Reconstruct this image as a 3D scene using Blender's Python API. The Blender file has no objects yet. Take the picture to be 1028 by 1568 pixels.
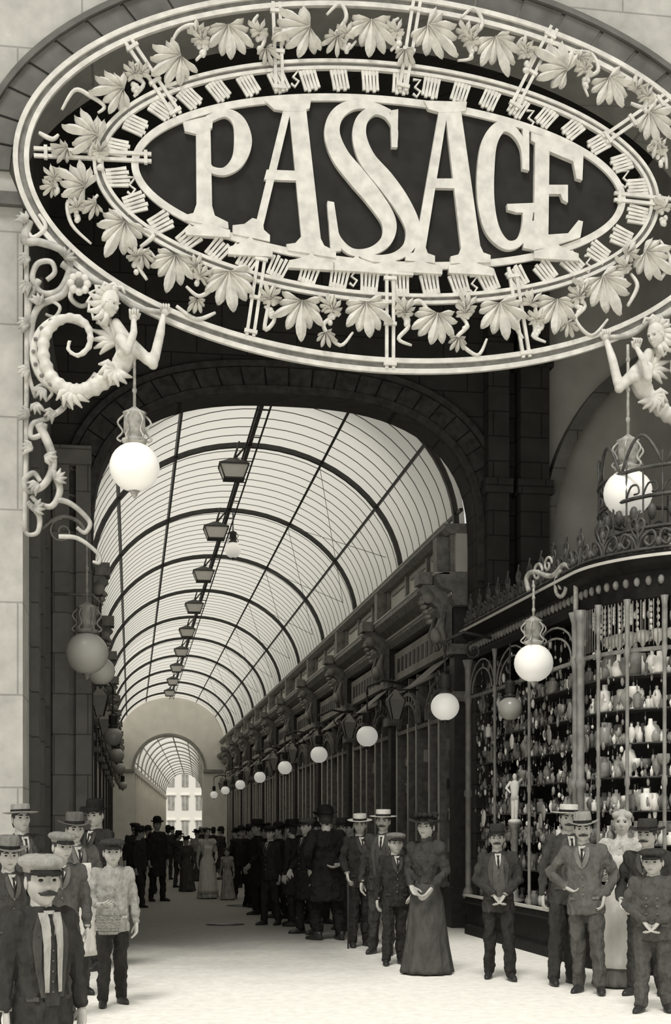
import bpy, math, random
from math import *
from mathutils import Vector, Matrix, Quaternion
random.seed(7)
D=bpy.data; SC=bpy.context.scene
# ---------------- survey frame: Y runs down the arcade, X along the facade, Z up (metres)
TH=radians(8.65); FP=2060.0; EYE=1.5
def onY(px,py,Y):
    a=TH+atan((px-514)/FP); X=Y*tan(a); d=X*sin(TH)+Y*cos(TH)
    return (X,EYE+(1265-py)*d/FP)
def at(px,d):
    l=(px-514)/FP*d
    return (l*cos(TH)+d*sin(TH), d*cos(TH)-l*sin(TH))
# ---------------- materials
TG,TB=.97,.89
def tint(x): return (x,x*TG,x*TB,1)
MC={}
def mat(name,v,rough=.7,ns=0,na=.3,bump=0,em=0,spec=.3,metal=0,trans=0,sc=(1,1,1),bd=.02):
    if name in MC: return MC[name]
    m=D.materials.new(name); m.use_nodes=True; nt=m.node_tree; N=nt.nodes; L=nt.links
    b=N['Principled BSDF']
    b.inputs['Base Color'].default_value=tint(v); b.inputs['Roughness'].default_value=rough
    b.inputs['Specular IOR Level'].default_value=spec; b.inputs['Metallic'].default_value=metal
    if em:
        b.inputs['Emission Color'].default_value=tint(1); b.inputs['Emission Strength'].default_value=em
    if ns:
        tc=N.new('ShaderNodeTexCoord'); mp=N.new('ShaderNodeMapping'); mp.inputs['Scale'].default_value=sc
        no=N.new('ShaderNodeTexNoise'); no.inputs['Scale'].default_value=ns; no.inputs['Detail'].default_value=5
        L.new(tc.outputs['Object'],mp.inputs['Vector']); L.new(mp.outputs[0],no.inputs['Vector'])
        cr=N.new('ShaderNodeValToRGB'); cr.color_ramp.elements[0].position=.3; cr.color_ramp.elements[1].position=.7
        cr.color_ramp.elements[0].color=tint(v*(1-na)); cr.color_ramp.elements[1].color=tint(min(1,v*(1+na)))
        L.new(no.outputs['Fac'],cr.inputs['Fac']); L.new(cr.outputs['Color'],b.inputs['Base Color'])
        if bump:
            bp=N.new('ShaderNodeBump'); bp.inputs['Strength'].default_value=bump; bp.inputs['Distance'].default_value=bd
            L.new(no.outputs['Fac'],bp.inputs['Height']); L.new(bp.outputs['Normal'],b.inputs['Normal'])
    if trans:
        t=N.new('ShaderNodeBsdfTranslucent'); t.inputs['Color'].default_value=tint(v)
        mx=N.new('ShaderNodeMixShader'); mx.inputs[0].default_value=trans
        L.new(b.outputs[0],mx.inputs[1]); L.new(t.outputs[0],mx.inputs[2]); L.new(mx.outputs[0],N['Material Output'].inputs[0])
    MC[name]=m; return m
def stone(name,v,sx,sz,mort=.55):
    m=D.materials.new(name); m.use_nodes=True; nt=m.node_tree; N=nt.nodes; L=nt.links; b=N['Principled BSDF']
    b.inputs['Roughness'].default_value=.85; b.inputs['Specular IOR Level'].default_value=.2
    tc=N.new('ShaderNodeTexCoord'); sp=N.new('ShaderNodeSeparateXYZ'); L.new(tc.outputs['Object'],sp.inputs[0])
    ad=N.new('ShaderNodeMath'); L.new(sp.outputs[0],ad.inputs[0]); L.new(sp.outputs[1],ad.inputs[1])
    cb=N.new('ShaderNodeCombineXYZ'); L.new(ad.outputs[0],cb.inputs[0]); L.new(sp.outputs[2],cb.inputs[1])
    br=N.new('ShaderNodeTexBrick'); L.new(cb.outputs[0],br.inputs['Vector']); br.inputs['Scale'].default_value=1
    br.inputs['Brick Width'].default_value=sx; br.inputs['Row Height'].default_value=sz; br.inputs['Mortar Size'].default_value=.01
    br.inputs['Color1'].default_value=tint(v); br.inputs['Color2'].default_value=tint(v*.9); br.inputs['Mortar'].default_value=tint(v*mort)
    no=N.new('ShaderNodeTexNoise'); no.inputs['Scale'].default_value=3; no.inputs['Detail'].default_value=8; no.inputs['Roughness'].default_value=.65; L.new(tc.outputs['Object'],no.inputs['Vector'])
    mr=N.new('ShaderNodeMapRange'); mr.inputs[1].default_value=.3; mr.inputs[2].default_value=.7; mr.inputs[3].default_value=.75; mr.inputs[4].default_value=1.12
    L.new(no.outputs['Fac'],mr.inputs[0])
    mx=N.new('ShaderNodeMix'); mx.data_type='RGBA'; mx.blend_type='MULTIPLY'; mx.inputs[0].default_value=1
    L.new(br.outputs['Color'],mx.inputs[6]); L.new(mr.outputs[0],mx.inputs[7]); L.new(mx.outputs[2],b.inputs['Base Color'])
    return m
def cloth(v): 
    v=round(v,3); return mat('cloth_%03d'%int(v*1000),v,.95,6,.22,1.0,spec=.06,sc=(2.2,2.2,.8),bd=.05)
WHITE=mat('white_painted_iron',.65,.5,9,.16)
SIGNDARK=mat('sign_enamel_dark',.028,.8,5,.2,spec=.1)
DARK=stone('dark_masonry',.06,.7,.35,.4)  # very dark even tone for the portico masonry
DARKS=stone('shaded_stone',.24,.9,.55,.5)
STONE=stone('light_limestone',.5,1.3,.95,.62)
VOUS=mat('voussoir_stone',.13,.85,4,.25,.3)
IRON=mat('dark_cast_iron',.04,.5,10,.3,spec=.4)
IRONG=mat('grey_cast_iron',.2,.55,10,.35,spec=.4)
BARM=mat('glazing_bar_iron',.13,.6)
PAL=mat('pale_plaster',.60,.8,2,.12)
MIDP=mat('mid_grey_plaster',.33,.8,2,.25)
HAZEPL=mat('hazed_plaster',.9,.8,2,.06)  # far plaster, paled so distance haze is put into its colour
GLASS=mat('frosted_roof_glass',.65,.6,trans=.92)
GLOBE=mat('opal_glass_globe',.85,.25,em=.3,spec=.5)
GLOBEG=mat('unlit_opal_globe',.4,.25,spec=.5)
WIN=mat('shop_window_glass',.04,.12,3,.6,spec=.6)
GOODW=mat('white_glassware',.75,.3,em=.04)
GOODG=mat('grey_glassware',.28,.3)
SKIN=mat('skin',.46,.6,20,.08); HAIR=mat('dark_hair',.035,.7); HAIRL=mat('fair_hair',.4,.7)
EYEM=mat('eye_dark',.02,.3); LIPS=mat('lips',.2,.6); LEATH=mat('shoe_leather',.03,.4)
STRAW=mat('straw',.55,.8,40,.15); WICK=mat('wicker',.3,.8,60,.4,.5); LINEN=mat('white_linen',.68,.9,6,.1,.8,sc=(2,2,.7),bd=.04)
PIRON=mat('pale_iron',.42,.5,14,.4)
# ---------------- mesh builder
def cr(pts,n=6,closed=False):
    P=[Vector(p) for p in pts]; out=[]; N=len(P)
    rng=range(N) if closed else range(N-1)
    for i in rng:
        g=(lambda k:P[k%N]) if closed else (lambda k:P[max(0,min(N-1,k))])
        a,b,c,d=g(i-1),g(i),g(i+1),g(i+2)
        for j in range(n):
            t=j/n; out.append(.5*((2*b)+(c-a)*t+(2*a-5*b+4*c-d)*t*t+(3*b-a-3*c+d)*t**3))
    if not closed: out.append(P[-1])
    return out
class MB:
    def __init__(s): s.v=[];s.f=[];s.m=[];s.s=[];s.M=Matrix.Identity(4)
    def add(s,vs,fs,mi=0,sm=True):
        o=len(s.v); s.v+= [tuple(s.M@Vector(v)) for v in vs]
        for f in fs: s.f.append([o+i for i in f]); s.m.append(mi); s.s.append(sm)
    def rings(s,R,mi=0,sm=True,caps=True,close=True):
        n=len(R[0]); vs=[p for r in R for p in r]; fs=[]
        for i in range(len(R)-1):
            for j in range(n if close else n-1):
                k=(j+1)%n; fs.append([i*n+j,i*n+k,(i+1)*n+k,(i+1)*n+j])
        if caps: fs.append(list(range(n))[::-1]); fs.append([(len(R)-1)*n+j for j in range(n)])
        s.add(vs,fs,mi,sm)
    def tube(s,pts,rad,seg=8,mi=0,sm=True):
        P=[Vector(p) for p in pts]; n=len(P)
        if not isinstance(rad,(list,tuple)): rad=[rad]*n
        R=[]; t0=(P[1]-P[0]).normalized(); u=t0.orthogonal().normalized()
        for i in range(n):
            t=(P[min(i+1,n-1)]-P[max(i-1,0)])
            t=t.normalized() if t.length>1e-9 else t0
            u=(u-t*u.dot(t)); u=u.normalized() if u.length>1e-6 else t.orthogonal().normalized()
            w=t.cross(u); r=rad[i]
            R.append([P[i]+(u*cos(2*pi*k/seg)+w*sin(2*pi*k/seg))*r for k in range(seg)])
        s.rings(R,mi,sm)
    def limb(s,pts,rad,seg=10,mi=0):
        P=[];Rr=[]
        for i in range(len(pts)-1):
            for j in range(5):
                t=j/5; P.append(Vector(pts[i]).lerp(Vector(pts[i+1]),t)); Rr.append(rad[i]*(1-t)+rad[i+1]*t)
        P.append(Vector(pts[-1])); Rr.append(rad[-1]); s.tube(P,Rr,seg,mi)
        for p,r in zip(pts,rad): s.ell(p,(r,r,r),seg,6,mi)
    def loft(s,R,seg=20,mi=0,sm=True,mod=None,caps=True):
        out=[]
        for (cx,cy,cz,rx,ry) in R:
            out.append([(cx+rx*cos(2*pi*k/seg)*(1 if not mod else mod(2*pi*k/seg,cz)),cy+ry*sin(2*pi*k/seg)*(1 if not mod else mod(2*pi*k/seg,cz)),cz) for k in range(seg)])
        s.rings(out,mi,sm,caps)
    def ell(s,c,r,seg=12,rg=8,mi=0):
        s.loft([(c[0],c[1],c[2]+r[2]*sin(a),r[0]*max(cos(a),.02),r[1]*max(cos(a),.02)) for a in [(-pi/2+pi*i/rg) for i in range(rg+1)]],seg,mi)
    def lathe(s,prof,c=(0,0,0),seg=12,mi=0,sm=True):
        s.loft([(c[0],c[1],c[2]+z,r,r) for r,z in prof],seg,mi,sm)
    def box(s,a,b,mi=0):
        x0,y0,z0=a;x1,y1,z1=b
        s.add([(x0,y0,z0),(x1,y0,z0),(x1,y1,z0),(x0,y1,z0),(x0,y0,z1),(x1,y0,z1),(x1,y1,z1),(x0,y1,z1)],
              [[0,3,2,1],[4,5,6,7],[0,1,5,4],[1,2,6,5],[2,3,7,6],[3,0,4,7]],mi,False)
    def ribbon(s,pts,w,y0,y1,mi=0,closed=False):
        P=[Vector((p[0],p[1])) for p in pts]; n=len(P)
        if not isinstance(w,(list,tuple)): w=[w]*n
        R=[]
        for i in range(n):
            a=P[(i-1)%n] if closed else P[max(i-1,0)]; b=P[(i+1)%n] if closed else P[min(i+1,n-1)]
            t=(b-a).normalized(); nn=Vector((-t.y,t.x))*w[i]/2; p=P[i]
            R.append([(p.x+nn.x,y0,p.y+nn.y),(p.x-nn.x,y0,p.y-nn.y),(p.x-nn.x,y1,p.y-nn.y),(p.x+nn.x,y1,p.y+nn.y)])
        if closed: R.append(R[0])
        s.rings(R,mi,False,not closed)
    def poly(s,pts,y0,y1,mi=0):
        s.rings([[(p[0],y0,p[1]) for p in pts],[(p[0],y1,p[1]) for p in pts]],mi,False)
    def build(s,name,mats,parent=None,remesh=0,smooth=0):
        me=D.meshes.new(name); me.from_pydata(s.v,[],s.f); me.update()
        for m in (mats if isinstance(mats,(list,tuple)) else [mats]): me.materials.append(m)
        me.polygons.foreach_set('material_index',s.m); me.polygons.foreach_set('use_smooth',s.s)
        o=D.objects.new(name,me); SC.collection.objects.link(o)
        if remesh:
            r=o.modifiers.new('r','REMESH'); r.mode='VOXEL'; r.voxel_size=remesh; r.use_smooth_shade=True
            q=o.modifiers.new('s','SMOOTH'); q.factor=.5; q.iterations=smooth or 4
            if name in ('jacket','trousers','blouse'):
                tx=D.textures.get('folds') or D.textures.new('folds','CLOUDS'); tx.noise_scale=.085; tx.noise_depth=2
                dm=o.modifiers.new('folds','DISPLACE'); dm.texture=tx; dm.strength=.05; dm.mid_level=.5
        if parent: o.parent=parent
        return o
def empty(name,loc=(0,0,0)):
    o=D.objects.new(name,None); o.location=loc; o.empty_display_size=.1; SC.collection.objects.link(o); return o
def inst(o,name,M,parent=None):
    n=D.objects.new(name,o.data); SC.collection.objects.link(n); n.matrix_world=M
    if parent: n.parent=parent
    return n
def spiral(cx,cz,r0,r1,a0,turns,n=28):
    return [(cx+(r0+(r1-r0)*i/n)*cos(a0+2*pi*turns*i/n),cz+(r0+(r1-r0)*i/n)*sin(a0+2*pi*turns*i/n)) for i in range(n+1)]
# ---------------- ground
def gmat():
    m=D.materials.new('paving_daylight_fade'); m.use_nodes=True; nt=m.node_tree;N=nt.nodes;L=nt.links;b=N['Principled BSDF']; b.inputs['Roughness'].default_value=.95; b.inputs['Specular IOR Level'].default_value=.1
    tc=N.new('ShaderNodeTexCoord'); sp=N.new('ShaderNodeSeparateXYZ'); L.new(tc.outputs['Object'],sp.inputs[0])
    no=N.new('ShaderNodeTexNoise'); no.inputs['Scale'].default_value=.8; no.inputs['Detail'].default_value=8; no.inputs['Roughness'].default_value=.7; L.new(tc.outputs['Object'],no.inputs['Vector'])
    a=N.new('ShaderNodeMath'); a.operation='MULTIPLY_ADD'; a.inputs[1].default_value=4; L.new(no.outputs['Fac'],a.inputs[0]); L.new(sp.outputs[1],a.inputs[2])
    x=N.new('ShaderNodeMapRange'); x.inputs[1].default_value=2.4; x.inputs[2].default_value=4.2; x.inputs[3].default_value=0; x.inputs[4].default_value=-6; L.new(sp.outputs[0],x.inputs[0])  # daylit pale tone painted deeper along the right-hand side
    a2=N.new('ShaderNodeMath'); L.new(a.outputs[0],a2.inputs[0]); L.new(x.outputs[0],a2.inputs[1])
    r=N.new('ShaderNodeMapRange'); r.inputs[1].default_value=14.2; r.inputs[2].default_value=19.5; L.new(a2.outputs[0],r.inputs[0])  # daylight fading into the arcade, painted into the paving colour
    c=N.new('ShaderNodeValToRGB'); c.color_ramp.elements[0].color=tint(.95); c.color_ramp.elements[1].color=tint(.31); L.new(r.outputs[0],c.inputs['Fac'])  # pale outdoor concrete to grey indoor asphalt
    n2=N.new('ShaderNodeTexNoise'); n2.inputs['Scale'].default_value=9; n2.inputs['Detail'].default_value=10; n2.inputs['Roughness'].default_value=.75; L.new(tc.outputs['Object'],n2.inputs['Vector'])
    mr=N.new('ShaderNodeMapRange'); mr.inputs[1].default_value=.3; mr.inputs[2].default_value=.7; mr.inputs[3].default_value=.80; mr.inputs[4].default_value=1.12; L.new(n2.outputs['Fac'],mr.inputs[0])
    mx=N.new('ShaderNodeMix'); mx.data_type='RGBA'; mx.blend_type='MULTIPLY'; mx.inputs[0].default_value=1; L.new(c.outputs['Color'],mx.inputs[6]); L.new(mr.outputs[0],mx.inputs[7])
    L.new(mx.outputs[2],b.inputs['Base Color']); return m
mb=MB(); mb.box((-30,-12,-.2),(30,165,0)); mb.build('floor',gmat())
mb=MB()
for (px,py,rr) in [(345,1415,.3),(375,1386,.35)]:
    d=EYE*FP/(py-1265); x,y=at(px,d); mb.lathe([(rr,0),(rr,.006),(.01,.008)],(x,y,0),20)
mb.build('manhole_cover',IRON)
# ---------------- walls with an arched hole
def wall_hole(name,outline,cx,zs,x0,x1,zt,y0,y1,m):
    mb=MB(); ou=[]
    for (x,z) in outline:
        if z<=zs: ou.append((x0 if x<cx else x1,z)); continue
        dx,dz=x-cx,z-zs; k=[]
        if abs(dx)>1e-6: k.append((x0-cx)/dx if dx<0 else (x1-cx)/dx)
        if dz>1e-6: k.append((zt-zs)/dz)
        k=min(k); ou.append((cx+dx*k,zs+dz*k))
    R=[[(o[0],y0,o[1]),(i[0],y0,i[1]),(i[0],y1,i[1]),(o[0],y1,o[1])] for i,o in zip(outline,ou)]
    mb.rings(R,0,False,True,True); return mb.build(name,m)
CX,CZ=2.7,8.3
ol=[(CX-3.8,0),(CX-3.8,7.9)]+[(CX-3.93*cos(t),8.2+2.12*sin(t)) for t in [pi*i/60 for i in range(61)]]+[(CX+3.8,7.9),(CX+3.8,0)]
wall_hole('wall_front',ol,CX,8.2,-7,13,14.5,14.15,15.0,STONE)
mb=MB()
for i in range(26):
    a=pi*i/26+.006;b=pi*(i+1)/26-.006
    pts=[(CX-3.93*cos(a),8.2+2.12*sin(a)),(CX-3.93*cos(b),8.2+2.12*sin(b)),(CX-4.22*cos(b),8.2+2.42*sin(b)),(CX-4.22*cos(a),8.2+2.42*sin(a))]
    mb.poly(pts,14.10,14.16)
mb.ribbon([(CX-4.25*cos(pi*i/60),8.2+2.46*sin(pi*i/60)) for i in range(61)],.06,14.06,14.16)
mb.build('trim_entrance_arch',VOUS)
mb=MB()
mb.box((-1.46,14.07,7.85),(-1.06,14.2,7.98)); mb.box((6.46,14.07,7.85),(6.86,14.2,7.98)); mb.build('trim_impost',VOUS)
# portico
ol=[(-.52,0),(-.52,5.5)]
c2,a2,b2=2.18,2.70,2.02
for i in range(1,40):
    x=-cos(pi*i/40); z=(1-abs(x)**2.7)**(1/2.7); ol.append((c2+a2*x,5.5+b2*z))
ol+=[(4.88,5.5),(4.88,0)]
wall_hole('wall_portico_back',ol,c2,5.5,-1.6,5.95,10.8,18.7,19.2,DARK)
mb=MB(); mb.box((-1.7,15.0,0),(-1.1,18.7,10.8))
for y in (15.35,16.2,17.3): mb.box((-1.1,y,0),(-1.02,y+.35,7.2))
mb.box((-1.1,15,7.2),(-.95,18.7,7.5)); mb.build('wall_portico_left',stone('dark_side_stone',.14,.8,.5,.5))  # darker stone tone on the portico's left side
mb=MB()
for (x,w) in ((-1.05,.22),(-.74,.2)): mb.box((x,18.58,0),(x+w,18.7,6.4))
mb.box((-1.1,18.5,6.4),(-.53,18.7,6.65)); mb.box((-1.1,18.55,0),(-.53,18.7,.5)); mb.box((-1.1,18.66,.5),(-.53,18.7,6.4)); mb.build('trim_left_pier',DARKS)
mb=MB(); mb.box((7.2,15,0),(7.7,19,10.8)); mb.box((5.95,18.7,0),(7.7,19.2,10.8)); mb.build('wall_portico_right',PAL)
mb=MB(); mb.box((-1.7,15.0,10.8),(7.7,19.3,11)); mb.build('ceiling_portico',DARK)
mb=MB()
def barch(k,n=40): 
    out=[(c2-(a2+k),5.0)]
    for i in range(0,n+1):
        x=-cos(pi*i/n); z=(max(0,1-abs(x)**2.7))**(1/2.7); out.append((c2+(a2+k)*x,5.5+(b2+k)*z))
    out.append((c2+a2+k,5.0)); return out
mb.ribbon(barch(.06),.1,18.62,18.7,0); mb.ribbon(barch(.42),.08,18.62,18.7,0)
P1=barch(.11,28);P2=barch(.38,28)
for i in range(1,len(P1)-1):
    q=[Vector(P1[i]),Vector(P1[i+1]),Vector(P2[i+1]),Vector(P2[i])]
    c=sum(q,Vector((0,0)))/4; q=[c+(p-c)*.92 for p in q]; mb.poly([tuple(p) for p in q],18.65,18.7)
mb.build('trim_inner_arch',mat('inner_arch_stone',.06,.9,8,.4,.5))
mb=MB()
for x,w in ((4.98,.3),(5.45,.42)): 
    mb.box((x,18.4,0),(x+w,18.7,10.8))
    mb.box((x-.05,18.35,8.0),(x+w+.05,18.7,8.3)); mb.box((x-.05,18.35,6.2),(x+w+.05,18.7,6.4))
mb.build('trim_portico_pilaster',DARK)
mb=MB(); mb.ribbon([(8.1-2.25*cos(t),5.4+3.0*sin(t)) for t in [pi/2*i/20 for i in range(21)]],.18,18.45,18.7); mb.box((5.9,18.5,3),(6.0,18.7,5.5))
mb.build('trim_side_arch',DARKS)
# ---------------- glass vault
def vault(M,cx,a,z0,b,y0,y1,ribs,step,bm=None,im=None,purl=(-84,-56,-28,0,28,56,84),nm='ceiling_glass_vault'):
    bm=bm or BARM; im=im or IRON
    mb=MB(); mb.M=M
    arc=lambda t,o=0:(cx+(a+o)*sin(t),z0+(b+o)*cos(t))
    T=[radians(-90+180*i/32) for i in range(33)]
    ys=[y0+(y1-y0)*i/20 for i in range(21)]
    mb.rings([[(arc(t)[0],y,arc(t)[1]) for t in T] for y in ys],0,True,False,False)
    top=mb.build(nm,GLASS)
    def hoop(mb,y,w,dp,o):
        R=[]
        for t in T:
            p=arc(t,o);q=arc(t,o-dp); R.append([(p[0],y-w/2,p[1]),(p[0],y+w/2,p[1]),(q[0],y+w/2,q[1]),(q[0],y-w/2,q[1])])
        mb.rings(R,0,False)
    mb=MB(); mb.M=M; y=y0+step
    while y<y1:
        hoop(mb,y,.022 if y<45 else .03,.008,-.006); y+=step if y<45 else step*2
    mb.build('glazing_bars',bm,top)
    mb=MB(); mb.M=M
    for y in ribs: hoop(mb,y,.05,.07,-.01); hoop(mb,y,.09,.015,-.08)
    mb.build('iron_ribs',im,top)
    mb=MB(); mb.M=M
    for t in purl:
        t=radians(t); p=Vector(arc(t,-.012)); n=Vector((sin(t),cos(t))); u=Vector((n.y,-n.x)); w=.022 if t else .035
        c=[p+u*w,p-u*w,p-u*w-n*.05,p+u*w-n*.05]
        mb.rings([[(k.x,y,k.y) for k in c] for y in (y0,y1)],0,False)
    mb.build('purlins',im,top)
    return top
RIB=[23.6+4.9*i for i in range(10)]
I4=Matrix.Identity(4)
vt=vault(I4,2.06,2.78,5.9,2.35,19.21,69.95,[19.5]+RIB,.49)
mb=MB()
for i in range(9):
    y=23.6+4.9*i
    mb.tube([(4.5,y,6.3),(3.3,y+4.9,7.9)],.006,4); mb.tube([(4.5,y+4.9,6.3),(3.3,y,7.9)],.006,4)
for x in (1.96,2.16): mb.tube([(x,19.3,8.05),(x,69.8,8.05)],.018,4)
for i in range(34): mb.tube([(1.96,19.6+1.5*i,8.05),(2.16,19.6+1.5*i,8.05)],.012,4)
mb.build('ridge_catwalk',IRON,vt)
# ceiling lanterns
mb=MB()
mb.rings([[(-.2,-.16,-.3),(.2,-.16,-.3),(.2,.16,-.3),(-.2,.16,-.3)],[(-.3,-.22,0),(.3,-.22,0),(.3,.22,0),(-.3,.22,0)]],1,False)
for z,w,h in ((-.32,.22,.17),(-.02,.32,.24)): mb.box((-w,-h,z),(w,h,z+.035),0)
for sx in (-1,1):
    for sy in (-1,1): mb.tube([(sx*.2,sy*.17,-.3),(sx*.31,sy*.23,0)],.015,5)
mb.rings([[(-.3,-.22,.02),(.3,-.22,.02),(.3,.22,.02),(-.3,.22,.02)],[(-.05,-.05,.12),(.05,-.05,.12),(.05,.05,.12),(-.05,.05,.12)]],0,False)
mb.tube([(0,0,.1),(.12,0,.42)],.022,6); mb.tube([(0,0,.1),(.25,0,.34)],.018,6)
mb.v=[(a*.82,b*.82,c if c>.1 else c*.8) for a,b,c in mb.v]
LB=mb.build('ceiling_lantern',[IRON,PAL]); LB.location=(1.76,23.3,7.75)
for i in range(1,9): inst(LB,'ceiling_lantern',Matrix.Translation((1.76,23.3+4.9*i,7.75)))
# globes
def globe_lamp(name,x,y,z,r,rod,gm=GLOBE,orn=True,im=IRON):
    mb=MB(); mb.ell((0,0,0),(r,r,r*.97),24,14,0)
    k=r/.25
    mb.lathe([(.05*k,.22*k),(.12*k,.24*k),(.13*k,.27*k),(.08*k,.29*k),(.09*k,.32*k),(.11*k,.34*k),(.105*k,.52*k),(.12*k,.54*k),(.06*k,.57*k),(.02*k,.6*k)],(0,0,0),14,1)
    mb.lathe([(.01,-.31*k),(.03*k,-.28*k),(.035*k,-.26*k),(.06*k,-.24*k),(.02,-.22*k)],(0,0,0),10,1)
    if orn:
        for i in range(6):
            a=pi*i/3; mb.tube(cr([(.1*k*cos(a),.1*k*sin(a),.52*k),(.165*k*cos(a),.165*k*sin(a),.44*k),(.115*k*cos(a),.115*k*sin(a),.35*k),(.17*k*cos(a),.17*k*sin(a),.28*k),(.13*k*cos(a),.13*k*sin(a),.25*k)],4),.011*k,5,1)
    mb.tube([(0,0,.55*k),(0,0,rod)],.013*k+.003,6,1)
    for i in range(3): mb.ell((0,0,.6*k+(rod-.6*k)*(i+.5)/3),(.025*k,.025*k,.035*k),8,5,1)
    o=mb.build(name,[gm,im]); o.location=(x,y,z); return o
def wlamp(px,py,Y,r,rod):
    x,z=onY(px,py,Y); return globe_lamp('globe_lantern',x,Y,z,r,rod,im=PIRON)
wlamp(206,715,13.85,.255,1.62); wlamp(962,755,13.85,.262,1.6)
globe_lamp('pendant_globe',2.10,28,7.25,.17,.8)
for i,Y in enumerate([17,22.8,28.8,35.3,42.3,50,58,66]):
    for sd in (1,-1):
        if sd<0 and i not in (1,2,3,5): continue
        X=4.02 if sd>0 else -.3
        e=globe_lamp('globe_lamp',X,Y,3.05 if sd>0 else 3.0,.185 if sd>0 else .16,.72,gm=GLOBE if sd>0 else GLOBEG,orn=False)
        mb=MB(); w=.7 if sd>0 else -.3
        if i==0: w=.62
        z0=3.77 if sd>0 else 3.72
        mb.tube([(X,Y,z0),(X,Y,z0+.13),(X+w*.4,Y,z0+.25),(X+w,Y,z0+.18)],.022,6); mb.tube([(p[0],Y,p[1]) for p in spiral(X+w*.62,z0+.01,.12,.03,pi/2,1.3)],.014,5)
        b=mb.build('bracket_arm',IRON,e); b.matrix_parent_inverse=Matrix.Translation(-e.location)
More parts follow.
